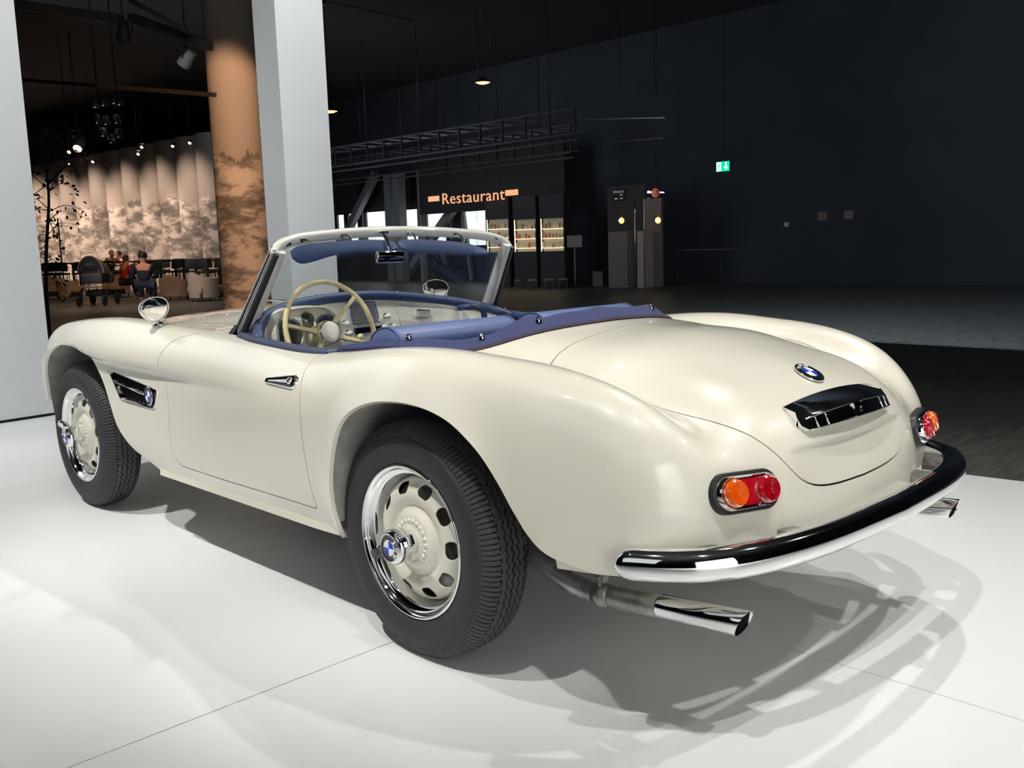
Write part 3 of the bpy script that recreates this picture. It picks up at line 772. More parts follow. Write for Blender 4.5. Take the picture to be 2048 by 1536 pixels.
# ------------------------------------------------------------------ side vent
def side_vent(s):
    # framed recess with slats, a bar and a roundel
    def sk(y, z): return Vector(skin('x', y, z, (.79, y, z))[0])
    c = Vector((0, VENT[:, 0].mean(), VENT[:, 1].mean())); P = [sk(y, z) for y, z in VENT]; n = len(P)
    V = []; F = []; ring = []
    N0 = Vector(skin('x', c.y, c.z, (.79, c.y, c.z))[1])
    cen = sum(P, Vector())/n
    for off, push in ((.004, -.002), (.003, .004), (-.001, .0055), (-.005, .004), (-.006, -.030)):
        for p in P:
            d = (p-cen); d = d.normalized(); V.append(p+d*off+N0*push)
    for k in range(4):
        for i in range(n): F.append((k*n+i, k*n+(i+1) % n, (k+1)*n+(i+1) % n, (k+1)*n+i))
    X = lambda W: [Vector((v.x*s, v.y, v.z)) for v in W]
    g = part('side_vent', *fixflip(X(V), F, s), M_CHROME, CAR, sharp=40)
    Q = [p+(p-cen).normalized()*-.006+N0*-.030 for p in P]
    part('vent_backing', *fixflip(X(Q), [tuple(range(n))], s), M_BLACK, g, smooth=False)
    edge_t = lambda y: np.interp(y, [1.53, 1.984], [.643, .691]); edge_b = lambda y: np.interp(y, [1.573, 1.886, 1.984], [.566, .577, .691])
    for y in np.linspace(1.63, 1.93, 9):
        zt, zb = edge_t(y)-.004, edge_b(y)+.004; x0 = sk(y, (zt+zb)/2)
        if zt-zb < .02: continue
        m2 = MB()
        for a, b in (((-.007), 0), ((.007), 0)): pass
        V2 = [(x0.x-.026, y-.012, zb), (x0.x-.026, y-.012, zt), (x0.x-.010, y+.012, zt), (x0.x-.010, y+.012, zb), (x0.x-.023, y-.015, zb), (x0.x-.023, y-.015, zt), (x0.x-.007, y+.009, zt), (x0.x-.007, y+.009, zb)]
        part('vent_slat', *fixflip([Vector((a*s, b, d)) for a, b, d in V2], [(0, 1, 2, 3), (7, 6, 5, 4), (0, 4, 5, 1), (2, 6, 7, 3), (1, 5, 6, 2), (0, 3, 7, 4)], s), M_CHROME_D, g, smooth=False)
    pts = [sk(y, z)-N0*.001 for y, z in ((1.62, .614), (1.75, .624), (1.905, .637))]
    V2, F2 = sweep([Vector((p.x*s, p.y, p.z)) for p in pts], [.0055, .005, .002], 10); part('vent_bar', V2, F2, M_CHROME, g)
    pr = sk(1.600, .612); nn = Vector(skin('x', 1.60, .612, (.79, 1.6, .61))[1])
    M = frame_matrix(Vector((pr.x*s, pr.y, pr.z))+Vector((nn.x*s, nn.y, nn.z))*.004, (nn.x*s, nn.y, nn.z), (0, 0, 1))
    roundel(M, .036, g, False)
for s in (-1, 1): side_vent(s)
# ------------------------------------------------------------------ wing mirrors
def wing_mirror(s):
    b, n = skin('z', .690, 1.66, (.69, 1.66, .89)); b = Vector(b); n = Vector(n)
    hd = Vector((.722, 1.612, .953))
    X = lambda v: Vector((v.x*s, v.y, v.z))
    mb = MB()
    fm = Matrix.Translation(b) @ n.to_track_quat('X', 'Z').to_matrix().to_4x4()
    v2, f2 = lathe([(.030, -.004), (.030, .003), (.024, .008), (.012, .012), (.0001, .013)], 24, fm @ Matrix.Diagonal((1, 1, .7, 1))); mb.add([X(v) for v in v2], f2)
    mb.tube([X(b+n*.004), X(b+n*.02+Vector((.004, -.006, 0))), X(hd+Vector((0, .02, -.045))), X(hd+Vector((0, .022, -.02)))], [.009, .007, .006, .007], 10)
    base = mb.build('wing_mirror', M_CHROME, CAR)
    nd = Vector((-.30*1, -.95, -.02)).normalized()       # glass looks back to the driver
    M = frame_matrix(hd, nd, (0.06, 0, 1)); M = mirrored(M, s)
    def egg(k):                                          # rounded triangle outline
        pts = []
        for i in range(40):
            t = 2*PI*i/40; c, q = math.cos(t), math.sin(t)
            r = 1+.05*math.cos(3*(t-PI*.17)); pts.append((.068*c*r*k, .050*q*r*k))
        return pts
    S = 1 if s > 0 else -1
    part('mirror_shell', *fixflip(*prism_rings([(egg(.05), -.050), (egg(.35), -.047), (egg(.65), -.036), (egg(.88), -.019), (egg(1.), 0), (egg(1.03), .006), (egg(1.0), .009), (egg(.93), .007)], M, False), s), M_IVORY if False else M_CHROME, base)
    part('mirror_glass', *fixflip(*prism_rings([(egg(.93), .006), (egg(.92), .0062)], M), s), mat('mirror_glass', (.9, .9, .9), .01, 1.), base)
for s in (-1, 1): wing_mirror(s)
# ------------------------------------------------------------------ exhausts
def exhaust(s):
    x = .592*s
    pipe = spline([(x*.90, -.02, .40), (x*.96, -.20, .375), (x, -.36, .325), (x, -.47, .290), (x, -.56, .283), (x, -.62, .287)], 30)
    V, F = sweep(pipe, .0265, 20); e = part('exhaust_pipe', V, F, M_STEEL, CAR)
    V, F = sweep([(x, -.55, .283), (x, -.57, .2835), (x, -.575, .284), (x, -.60, .286)], [.0275, .031, .031, .0285], 20); part('pipe_clamp', V, F, M_STEEL, e)
    V, F = sweep([(x, -.59, .286), (x, -.61, .287), (x, -.70, .294), (x, -.765, .301)], [.0265, .0285, .0285, .0275], 20); part('pipe_sleeve', V, F, M_STEEL, e)
    ax = Vector((0, -.995, .085)); mb = MB()
    a = Vector((x, -.75, .2995)); up = Vector((1, 0, 0)); w = ax.cross(up).normalized()
    rings = [(0, .0272), (.006, .0300), (.10, .0300), (.105, .0305), (.225, .0305), (.228, .0295), (.222, .0275), (.10, .0275)]
    V = []; F = []; n = 32
    for d, r in rings:
        for k in range(n):
            t = 2*PI*k/n; off = up*math.cos(t)*r+w*math.sin(t)*r
            cut = .55*off.z if d > .2 else 0                     # slash-cut mouth
            V.append(a+ax*(d+cut)+off)
    for i in range(len(rings)-1):
        for k in range(n): F.append((i*n+k, i*n+(k+1) % n, (i+1)*n+(k+1) % n, (i+1)*n+k))
    F.append(tuple((len(rings)-1)*n+k for k in range(n)))
    o = part('exhaust_tip', V, F, [M_CHROME, mat('soot', (.01, .01, .01), .9)], e, sharp=60)
    o.data.polygons.foreach_set('material_index', [1 if i >= 6*n else 0 for i in range(len(F))])
    mb = MB(); mb.box((x, -.575, .352), (.05, .006, .075), Matrix.Rotation(.3, 3, 'Z'))
    for dx in (-.012, .012): mb.tube([(x+dx, -.585, .345+dx), (x+dx, -.565, .345+dx)], .006, 8)
    mb.build('exhaust_bracket', M_STEEL, e)
for s in (-1, 1): exhaust(s)
# ------------------------------------------------------------------ helpers
def rbox(size, bev, seg=4, M=None, taper=None):
    """rounded box as (V, F)"""
    bm = bmesh.new(); bmesh.ops.create_cube(bm, size=1)
    bmesh.ops.scale(bm, vec=size, verts=bm.verts)
    if taper:
        for v in bm.verts: v.co = taper(v.co)
    bmesh.ops.bevel(bm, geom=bm.edges[:], offset=bev, segments=seg, affect='EDGES', profile=.5)
    if M is not None: bmesh.ops.transform(bm, matrix=M, verts=bm.verts)
    bm.verts.index_update(); V = [v.co.copy() for v in bm.verts]; F = [[v.index for v in f.verts] for f in bm.faces]; bm.free(); return V, F
def TR(loc, rx=0, ry=0, rz=0):
    return Matrix.Translation(loc) @ Matrix.Rotation(rz, 4, 'Z') @ Matrix.Rotation(ry, 4, 'Y') @ Matrix.Rotation(rx, 4, 'X')
def edge_z(x, y): return skin('z', abs(x), y, (abs(x), y, .87))[0][2]
# ------------------------------------------------------------------ tub and trim panels
mb = MB(); mb.box((0, .80, .49), (1.28, .92, .02)); mb.build('cabin_floor', mat('blue_carpet', srgb(46, 60, 100), .95), CAR, smooth=False)
mb = MB(); mb.box((0, .06, .62), (.96, .03, .50), Matrix.Rotation(.12, 3, 'X')); mb.build('rear_bulkhead', M_NAVY, CAR, smooth=False)
mb = MB(); mb.box((0, 1.28, .60), (1.26, .03, .56)); mb.build('firewall', M_UNDER, CAR, smooth=False)
for s in (-1, 1):
    V = []; F = []; ys = np.linspace(.335, 1.20, 24)
    for y in ys:
        xe = np.interp(y, [.05, .17, .30, .42, .5, 1.0, 1.16], [.50, .565, .605, .64, .653, .650, .607])-.004
        ze = edge_z(xe+.004, y)
        for x, z in ((xe, ze-.006), (xe-.012, ze-.03), (xe-.014, ze-.10), (xe-.010, .60), (xe-.006, .34)): V.append((s*x, y, z))
    for i in range(len(ys)-1):
        for k in range(4): F.append((i*5+k, i*5+k+1, (i+1)*5+k+1, (i+1)*5+k))
    t = part('door_card', V, F, M_BLUE, CAR)
    V, F = sweep([(s*.628, y, .772) for y in np.linspace(.48, 1.02, 10)], .005, 8); part('card_bead', V, F, M_CHROME, t)
    # padded door capping with chrome outer strip
    pts = []
    for y in np.linspace(.475, 1.12, 22):
        xe = np.interp(y, [.42, .5, .78, .98, 1.10, 1.16], [.638, .653, .651, .652, .640, .607]); pts.append(Vector((s*(xe-.010), y, edge_z(xe, y)+.004)))
    V, F = sweep(pts, [.4]+[1.]*20+[.4], prof=[(-.020, -.022), (.016, -.014), (.021, -.002), (.012, .008), (-.004, .010), (-.018, .005), (-.024, -.008)], up=(0, 0, 1)); c = part('door_capping', V, F, M_NAVY if s > 0 else mat('grey_navy_capping', srgb(62, 70, 92), .5), CAR)
    V, F = sweep([p+Vector((s*.017, 0, -.006)) for p in pts], .0055, 8); part('capping_strip', V, F, M_CHROME, c)
V, F = lathe([(.006, -.01), (.005, .012), (.006, .02), (.0001, .024)], 12, TR((.632, 1.02, .862), 0, -PI/2, 0)); part('lock_knob', V, F, M_CHROME, CAR)
# ------------------------------------------------------------------ scuttle and dashboard
PADX = [-.625, -.60, -.54, -.40, -.20, 0, .20, .40, .54, .60, .63]
PADZ = [.845, .880, .925, .958, .972, .970, .950, .920, .886, .860, .838]
PADY = [.985, 1.03, 1.075, 1.108, 1.132, 1.14, 1.132, 1.105, 1.06, 1.015, .975]
pad = spline(np.stack([PADX, PADY, PADZ], 1), 60)
V, F = sweep(pad, 1., prof=[(.022*math.cos(a), .021*math.sin(a)) for a in np.linspace(0, 2*PI, 17)[:-1]], up=(0, 0, 1)); PAD = part('dash_pad', V, F, M_NAVY, CAR)
# black seal strip and scuttle top from the pad forward to the windscreen foot
V = []; F = []
for x, y, z in pad:
    yb = 1.31-.19*(x/.61)**2; zb = edge_z(min(abs(x), .60), max(yb, 1.12))
    V += [(x, y, z+.012), (x, max(y+.01, yb-.03), max(zb+.012, z-.02)), (x, max(y+.02, yb), zb+.004)]
for i in range(len(pad)-1):
    for k in range(2): F.append((i*3+k, (i+1)*3+k, (i+1)*3+k+1, i*3+k+1))
part('scuttle_cover', V, F, M_RUBBER, CAR)
for x in (-.30, -.02, .12, .36, .52):
    z = float(np.interp(x, PADX, PADZ)); y = float(np.interp(x, PADX, PADY)); V, F = lathe([(.006, 0), (.005, .005), (.0001, .007)], 10, TR((x, y-.004, z+.020), 0, -PI/2, 0)); part('pad_stud', V, F, M_CHROME, PAD)
DY = 1.06                                             # dash face
V = []; F = []
dx = np.linspace(-.60, .615, 40)
for x in dx:
    zt = float(np.interp(x, PADX, PADZ)); yt = float(np.interp(x, PADX, PADY))
    for z, y in ((zt-.005, yt-.006), (zt-.03, yt-.012), (zt-.08, yt-.030), (.80, yt-.040), (.74, yt-.030), (.72, yt+.02)): V.append((x, y, z))
for i in range(len(dx)-1):
    for k in range(5): F.append((i*6+k, i*6+k+1, (i+1)*6+k+1, (i+1)*6+k))
DASH = part('dashboard', V, F, M_CREAM, CAR)
dy = lambda x: float(np.interp(x, PADX, PADY))-.032
def dashM(x, z, off=0, yaw=0): return TR((x, dy(x)+off, z), PI/2, 0, yaw)      # local Z towards the driver (-Y)
# instrument binnacle: cream hooded oval with three dials
def binn(k, e=0.):
    pts = [(-.555, .855), (-.548, .905), (-.515, .942), (-.455, .955), (-.33, .953), (-.275, .938), (-.235, .90), (-.215, .85), (-.225, .79), (-.28, .765), (-.42, .765), (-.53, .79)]
    c = np.array([-.385, .86]); p = spline(pts, 60, True); return [tuple(q) for q in c+(p-c)*k]
def flatface(rings, ydef):
    V = []; F = []; m = len(rings[0][0])
    for o, off in rings: V += [(a, dy(a)-off, b) for a, b in o]
    for i in range(len(rings)-1):
        for k in range(m): F.append((i*m+k, i*m+(k+1) % m, (i+1)*m+(k+1) % m, (i+1)*m+k))
    return V, F, m
V, F, m = flatface([(binn(1.0), -.02), (binn(1.0), .035), (binn(.985), .045), (binn(.95), .047), (binn(.92), .043), (binn(.90), .012)], 0)
F.append(tuple(5*m+k for k in range(m)))
B = part('instrument_binnacle', V, F, M_CREAM, CAR, sharp=50)
M_GLASS = bpy.data.materials.new('clear_glass'); M_GLASS.use_nodes = True
_n, _l = nodes(M_GLASS); _n.remove(_n['Principled BSDF']); _mx = _n.new('ShaderNodeMixShader'); _tr = _n.new('ShaderNodeBsdfTransparent'); _gl = _n.new('ShaderNodeBsdfGlossy'); _lw = _n.new('ShaderNodeLayerWeight'); _lw.inputs['Blend'].default_value = .5
_pw = _n.new('ShaderNodeMath'); _pw.operation = 'POWER'; _pw.inputs[1].default_value = 5; _ma = _n.new('ShaderNodeMath'); _ma.operation = 'MULTIPLY_ADD'; _ma.inputs[1].default_value = .86; _ma.inputs[2].default_value = .12
_gl.inputs['Roughness'].default_value = 0; _tr.inputs[0].default_value = (.93, .96, .95, 1)      # Schlick reflectance of a thin pane, the same from both sides
_l.new(_lw.outputs['Facing'], _pw.inputs[0]); _l.new(_pw.outputs[0], _ma.inputs[0])
_l.new(_ma.outputs[0], _mx.inputs[0]); _l.new(_tr.outputs[0], _mx.inputs[1]); _l.new(_gl.outputs[0], _mx.inputs[2]); _l.new(_mx.outputs[0], _n['Material Output'].inputs[0])
def dial(x, z, r, deep=.0):
    M = dashM(x, z, -.014)
    Q = M @ Matrix(((0, 1, 0, 0), (0, 0, 1, 0), (1, 0, 0, 0), (0, 0, 0, 1)))
    V, F = lathe([(r*1.06, 0), (r*1.06, .016), (r*1.0, .022), (r*.92, .019), (r*.90, .006)], 40, Q); d = part('dial_bezel', V, F, M_CHROME, B)
    V, F = lathe([(r*.92, .006), (.0001, .006)], 40, Q); part('dial_face', V, F, M_DIAL, B)
    mb = MB()
    for k in range(27):
        a = math.radians(-130+10*k); c = Vector((math.sin(a)*r*.80, math.cos(a)*r*.80, .0068)); h = r*(.10 if k % 3 == 0 else .06)
        R = Matrix.Rotation(-a, 3, 'Z'); V2 = [M @ (c+R @ Vector((i*r*.014, j*h, 0))) for i in (-1, 1) for j in (-1, 1)]; mb.add(V2, [(0, 1, 3, 2)])
    a = math.radians(-60); R = Matrix.Rotation(-a, 3, 'Z'); mb.add([M @ (R @ Vector(v)+Vector((0, 0, .008))) for v in ((-.001, -.2*r, 0), (.001, -.2*r, 0), (.0004, .75*r, 0), (-.0004, .75*r, 0))], [(0, 1, 2, 3)])
    V2, F2 = lathe([(r*.12, .006), (r*.12, .010), (.0001, .011)], 16, Q); mb.add(V2, F2)
    o = mb.build('dial_marking', M_WHITE, B, smooth=False); o['kind'] = 'stuff'
    V, F = lathe([(r*.95, .016), (r*.6, .0185), (.0001, .0195)], 32, Q); part('dial_glass', V, F, M_GLASS, B)
dial(-.478, .853, .062); dial(-.384, .900, .034); dial(-.292, .862, .056)
# speaker grille
c = [(-.170, .950), (-.035, .945), (-.012, .862), (-.145, .865)]
bl = lambda u, v: ((1-u)*(1-v)*c[0][0]+u*(1-v)*c[1][0]+u*v*c[2][0]+(1-u)*v*c[3][0], (1-u)*(1-v)*c[0][1]+u*(1-v)*c[1][1]+u*v*c[2][1]+(1-u)*v*c[3][1])
rim = [bl(0, 0), bl(.5, -.02), bl(1, 0), bl(1.01, .5), bl(1, 1), bl(.5, 1.0), bl(0, 1), bl(-.01, .5)]
rim3 = [(x, dy(x)-.012, z) for x, z in rim]
V, F = sweep(rim3, .0045, 8, closed=True); SG = part('speaker_grille', V, F, M_CHROME, CAR)
part('grille_backing', [(x, dy(x)-.004, z) for x, z in (bl(0, 0), bl(1, 0), bl(1, 1), bl(0, 1))], [(0, 1, 2, 3)], mat('grille_dark', (.05, .06, .08), .5), SG, smooth=False)
mb = MB()
for i in range(17):
    for j in range(11):
        u = (i+.5+(.5 if j % 2 else 0))/17.5; v = (j+.5)/11; x, z = bl(u, v)
        q = .0042; y = dy(x)-.010
        mb.add([(x-q, y, z), (x, y, z+q*.95), (x+q, y, z), (x, y, z-q*.95), (x, y-.004, z)], [(0, 1, 4), (1, 2, 4), (2, 3, 4), (3, 0, 4)])
o = mb.build('grille_mesh', mat('silver_mesh', (.62, .63, .64), .4, .6), SG, smooth=False); o['kind'] = 'stuff'
# radio, knobs
mb = MB(); mb.box((-.075, dy(-.08)-.010, .838), (.125, .02, .022)); mb.build('radio', M_CHROME_D, CAR, smooth=False)
for x, z, r, m in ((.025, .885, .011, M_CREAM), (.048, .842, .011, M_CREAM), (.002, .842, .009, M_CREAM), (-.182, .872, .010, M_CREAM), (-.172, .832, .011, M_CREAM), (-.122, .812, .014, M_IVORY), (-.02, .805, .012, M_IVORY)):
    Q = dashM(x, z, -.002) @ Matrix(((0, 1, 0, 0), (0, 0, 1, 0), (1, 0, 0, 0), (0, 0, 0, 1)))
    V, F = lathe([(r*.5, 0), (r*.5, .012), (r, .016), (r*1.05, .024), (r*.8, .030), (.0001, .031)], 20, Q); part('dash_knob', V, F, m, DASH)
    V, F = lathe([(r*1.15, .0), (r*1.1, .004), (r*.6, .005)], 20, Q); part('knob_collar', V, F, M_CHROME, DASH)
# glove box with finger notch
o = [(.075, .935), (.385, .893), (.405, .815), (.10, .835)]
V, F = sweep([(x, dy(x)-.0065, z) for x, z in o], .0016, 6, closed=True); GB = part('glove_box_seam', V, F, mat('seam_shadow_grey', (.25, .25, .23), .8), CAR)
mb = MB(); mb.box((.215, dy(.215)-.003, .884), (.075, .012, .028), Matrix.Rotation(.13, 3, 'Y')); mb.build('glove_box_pull', M_CREAM, GB, smooth=False)
mb = MB(); mb.box((.215, dy(.215)-.0085, .897), (.070, .004, .004), Matrix.Rotation(.13, 3, 'Y')); mb.build('pull_slot', M_DIAL, GB, smooth=False)
# navy grab handle
pts = spline([(.405, dy(.40)+.004, .893), (.41, dy(.40)-.035, .897), (.445, dy(.44)-.055, .895), (.475, dy(.47)-.055, .872), (.480, dy(.47)-.045, .81), (.480, dy(.47)+.0, .785)], 30)
V, F = sweep(pts, .0135, 12); part('grab_handle', V, F, M_NAVY, CAR)
# ------------------------------------------------------------------ steering wheel
SW = TR((-.36, .925, .863), math.radians(90-16), 0, 0)        # local Z towards the driver
R = .189
ringp = [SW @ Vector((R*math.cos(a), R*math.sin(a), 0)) for a in np.linspace(0, 2*PI, 97)[:-1]]
rr = [.0098+(.0008 if (k % 2) else -.0004)*(1 if math.sin(2*PI*k/96) < .6 else 0) for k in range(96)]
V, F = sweep(ringp, rr, 12, closed=True); STW = part('steering_wheel', V, F, M_IVORY, CAR)
Q = SW @ Matrix(((0, 1, 0, 0), (0, 0, 1, 0), (1, 0, 0, 0), (0, 0, 0, 1)))
V, F = lathe([(.034, -.12), (.040, -.085), (.046, -.055), (.047, -.031), (.046, -.013), (.043, -.009)], 40, Q); part('wheel_hub', V, F, M_IVORY, STW)
V, F = lathe([(.043, -.013), (.0445, -.005), (.041, -.0015)], 40, Q); part('hub_ring', V, F, M_CHROME, STW)
V, F = lathe([(.040, -.004), (.0385, -.0015), (.025, .0), (.0001, .0006)], 40, Q); part('horn_button', V, F, M_CREAM, STW)
for a in (168, 42, -20, -132):
    a = math.radians(a); d = Vector((math.cos(a), math.sin(a), 0)); w = Vector((-d.y, d.x, 0)); V = []
    secs = [(.030, .016, -.044, -.026), (.07, .0105, -.036, -.020), (.12, .008, -.024, -.010), (.17, .008, -.010, .003), (.186, .012, -.006, .004)]
    for r, h, z0, z1 in secs: V += [SW @ (d*r+w*u*h+Vector((0, 0, z))) for u, z in ((-.7, z0), (-1, (z0+z1)/2), (-.7, z1), (.7, z1), (1, (z0+z1)/2), (.7, z0))]
    F = [(i*6+k, i*6+(k+1) % 6, (i+1)*6+(k+1) % 6, (i+1)*6+k) for i in range(4) for k in range(6)]
    part('wheel_spoke', V, F, M_IVORY, STW, sharp=50)
V, F = lathe([(.030, -.09), (.030, -.22), (.036, -.225), (.036, -.33)], 24, Q); part('steering_column', V, F, M_CREAM, STW)
# ------------------------------------------------------------------ seats
def seat(x):
    M = Matrix.Translation((x, .26, .478)) @ Matrix.Rotation(math.radians(-9), 4, 'X')
    back = M @ Matrix.Translation((0, 0, .20))
    S = part('seat', *rbox((.52, .15, .42), .06, 5, back), M_BLUE, CAR)
    # rolled top with piped ends
    L = .515; n = 28; V = []; F = []
    prof = []
    for k in range(n): a = 2*PI*k/n; prof.append((.078*math.cos(a), .052*math.sin(a)))
    xs = [-L/2, -L/2+.004, -L/2+.02, 0, L/2-.02, L/2-.004, L/2]; ss = [.88, .97, 1, 1.02, 1, .97, .88]
    T = M @ Matrix.Translation((0, -.005, .392))
    for q, sc in zip(xs, ss): V += [T @ Vector((q, a*sc, b*sc)) for a, b in prof]
    for i in range(6):
        for k in range(n): F.append((i*n+k, i*n+(k+1) % n, (i+1)*n+(k+1) % n, (i+1)*n+k))
    F += [tuple(range(n))[::-1], tuple(6*n+k for k in range(n))]
    part('backrest_roll', V, F, M_BLUE, S)
    for e in (-1, 1):
        V, F = sweep([T @ Vector((e*(L/2-.004), a*.985, b*.985)) for a, b in prof], .0038, 6, closed=True); part('piping', V, F, M_NAVY, S)
    part('seat_cushion', *rbox((.52, .48, .16), .05, 4, TR((x, .56, .43), math.radians(6))), M_BLUE, S)
for x in (-.315, .33): seat(x)
# ------------------------------------------------------------------ windscreen
WT = spline([(-.575, .925, 1.152), (-.566, .930, 1.172), (-.54, .94, 1.189), (-.48, .953, 1.205), (-.40, .967, 1.215), (-.20, .985, 1.228), (0, .99, 1.232), (.20, .985, 1.228), (.40, .967, 1.214), (.48, .953, 1.203), (.54, .94, 1.186), (.566, .930, 1.168), (.575, .925, 1.149)], 61)
WB = np.array([(x, 1.315-.20*(abs(x)/.615)**2, 0) for x in np.linspace(-.622, .622, 61)])
WB[:, 2] = [edge_z(min(abs(x), .64), y)+.004 for x, y, _ in WB]
V, F = sweep(WT, 1., prof=[(-.012, -.024), (.010, -.024), (.016, -.012), (.016, .004), (.008, .013), (-.008, .013), (-.016, .004), (-.018, -.012)], up=(0, -.35, .94)); WF = part('windscreen_frame', V, F, mat('grey_white_frame', srgb(214, 214, 206), .3, coat=.5), CAR, sharp=50)
V = []; F = []
for t, b in zip(WT, WB):
    for k in range(9): q = k/8; V.append(tuple(b*(1-q)+t*q+np.array([0, .012*math.sin(PI*q), 0])))
for i in range(60):
    for k in range(8): F.append((i*9+k, i*9+k+1, (i+1)*9+k+1, (i+1)*9+k))
part('windscreen_glass', V, F, M_GLASS, WF)
V, F = sweep([tuple(b) for b in WB], 1., prof=[(-.012, -.006), (.014, -.006), (.010, .008), (-.006, .012)], up=(0, 0, 1)); part('windscreen_seal', V, F, M_RUBBER, WF)
for s in (-1, 1):
    b = Vector((s*.628, 1.128, .862)); t = Vector((s*.574, .922, 1.170)); ax = (t-b).normalized()
    fw = Vector((0, 1, 0)); fw = (fw-ax*fw.dot(ax)).normalized(); out = Vector((s, 0, 0)); out = (out-ax*out.dot(ax)-fw*out.dot(fw)).normalized()
    def strip(name, m, fo, oo, w, h, k0=0., k1=1., tap=.8):
        """bar along the pillar; fo/oo offsets forward/outward, w x h its section"""
        V = []
        for q, sc in ((k0, 1), (.5*(k0+k1), (1+tap)/2), (k1, tap)):
            c = b.lerp(t, q)+(fw*fo+out*oo)*sc
            V += [c+fw*i*w*sc/2+out*j*h*sc/2 for i, j in ((-1, -.6), (-1, .6), (-.6, 1), (.6, 1), (1, .6), (1, -.6), (.6, -1), (-.6, -1))]
        F = [(i*8+k, i*8+(k+1) % 8, (i+1)*8+(k+1) % 8, (i+1)*8+k) for i in range(2) for k in range(8)]+[tuple(range(8))[::-1], tuple(range(16, 24))]
        return part(name, V, F, m, WF, sharp=60)
    strip('pillar', bpy.data.materials['grey_white_frame'], -.004, -.026, .050, .042)
    strip('pillar_channel', M_RUBBER, -.026, .000, .022, .022, .0, .975)
    strip('pillar_trim', M_CHROME, -.006, .003, .014, .018)
    strip('pillar_channel', M_RUBBER, .012, .000, .020, .020)
    strip('pillar_trim', M_CHROME, .028, -.004, .014, .016)
    strip('quarter_seal', M_RUBBER, -.010, .002, .085, .020, -.05, .10, .70)
    strip('pillar_foot', M_CHROME_D, .010, .006, .070, .018, -.06, .06, .75)
# sun visors on chrome arms
def visor(pts, label):
    """pts: (x, y, z_low, z_up)"""
    n = 30; P = spline([(a, b, c) for a, b, c, d in pts], n); U = spline([(a, b+.012, d) for a, b, c, d in pts], n); V = []; F = []
    for i in range(n):
        l, u = Vector(P[i]), Vector(U[i]); th = Vector((0, .011, .006)); k = .5+.5*math.sqrt(max(0, 1-(2*i/(n-1)-1)**6))
        c = (l+u)/2; l = c+(l-c)*k; u = c+(u-c)*k
        V += [l+Vector((0, -.012, .004)), l+Vector((0, -.010, -.006)), l+Vector((0, .004, -.006)), u+Vector((0, .010, 0)), u+Vector((0, 0, .004))]
    for i in range(n-1):
        for k in range(5): F.append((i*5+k, i*5+(k+1) % 5, (i+1)*5+(k+1) % 5, (i+1)*5+k))
    F += [tuple(range(5))[::-1], tuple((n-1)*5+k for k in range(5))]
    return part('sun_visor', V, F, M_NAVY, WF, sharp=45)
V1 = visor([(-.535, .870, 1.130, 1.170), (-.50, .878, 1.120, 1.178), (-.45, .889, 1.127, 1.182), (-.336, .907, 1.148, 1.188), (-.166, .924, 1.156, 1.192), (-.035, .929, 1.148, 1.188)], 'left')
V2 = visor([(-.02, .930, 1.152, 1.190), (.10, .927, 1.142, 1.188), (.215, .920, 1.134, 1.180), (.32, .908, 1.128, 1.168), (.42, .893, 1.121, 1.142)], 'right')
for vs, x in ((V1, -.445), (V1, -.245), (V2, .06), (V2, .30)):
    i = int(np.abs(WT[:, 0]-x).argmin()); a = Vector(WT[i])+Vector((0, -.014, -.012)); d = .0 if vs is V1 else .0
    zl = 1.150 if x < -.3 else 1.165 if x < 0 else 1.162
    mb = MB(); mb.tube([a+Vector((-.014, 0, 0)), a+Vector((.014, 0, 0))], .0075, 8); mb.tube([a, a+Vector((.012, -.018, -.006)), Vector((x+.02, a.y-.040, zl)), Vector((x+.05, a.y-.044, zl-.012))], .0042, 8)
    mb.build('visor_arm', M_CHROME, WF)
# rear-view mirror
mb = MB(); V, F = rbox((.058, .02, .012), .005, 3, TR((-.07, .972, 1.222))); mb.add(V, F); mb.tube([(-.07, .965, 1.218), (-.085, .925, 1.195), (-.092, .905, 1.165), (-.092, .900, 1.148)], [.008, .007, .005, .005], 10)
RV = mb.build('rear_view_mirror', M_CHROME, WF)
part('mirror_case', *rbox((.118, .018, .046), .008, 3, TR((-.092, .900, 1.128), math.radians(8), 0, math.radians(-10))), M_CHROME, WF)
part('mirror_pane', *rbox((.108, .003, .038), .0012, 2, TR((-.0935, .8895, 1.1275), math.radians(8), 0, math.radians(-10))), mat('mirror_dark', (.12, .13, .15), .02, 1.), WF)
for s in (-1, 1):                                       # catch plates of the soft top in the frame corners
    part('hood_catch', *rbox((.03, .006, .014), .0025, 2, TR((s*.515, .935, 1.185), math.radians(-20), s*.4, 0)), M_CHROME, WF)
# wiper arms
for x0, x1 in ((-.52, -.30), (-.02, .22)):
    mb = MB(); mb.tube([(x0, 1.30, edge_z(x0, 1.30)+.02), (x0*.6+x1*.4, 1.335, edge_z(.2, 1.33)+.035), (x1, 1.325, edge_z(x1, 1.325)+.03)], [.006, .005, .003], 8)
    mb.build('wiper', M_CHROME, CAR)
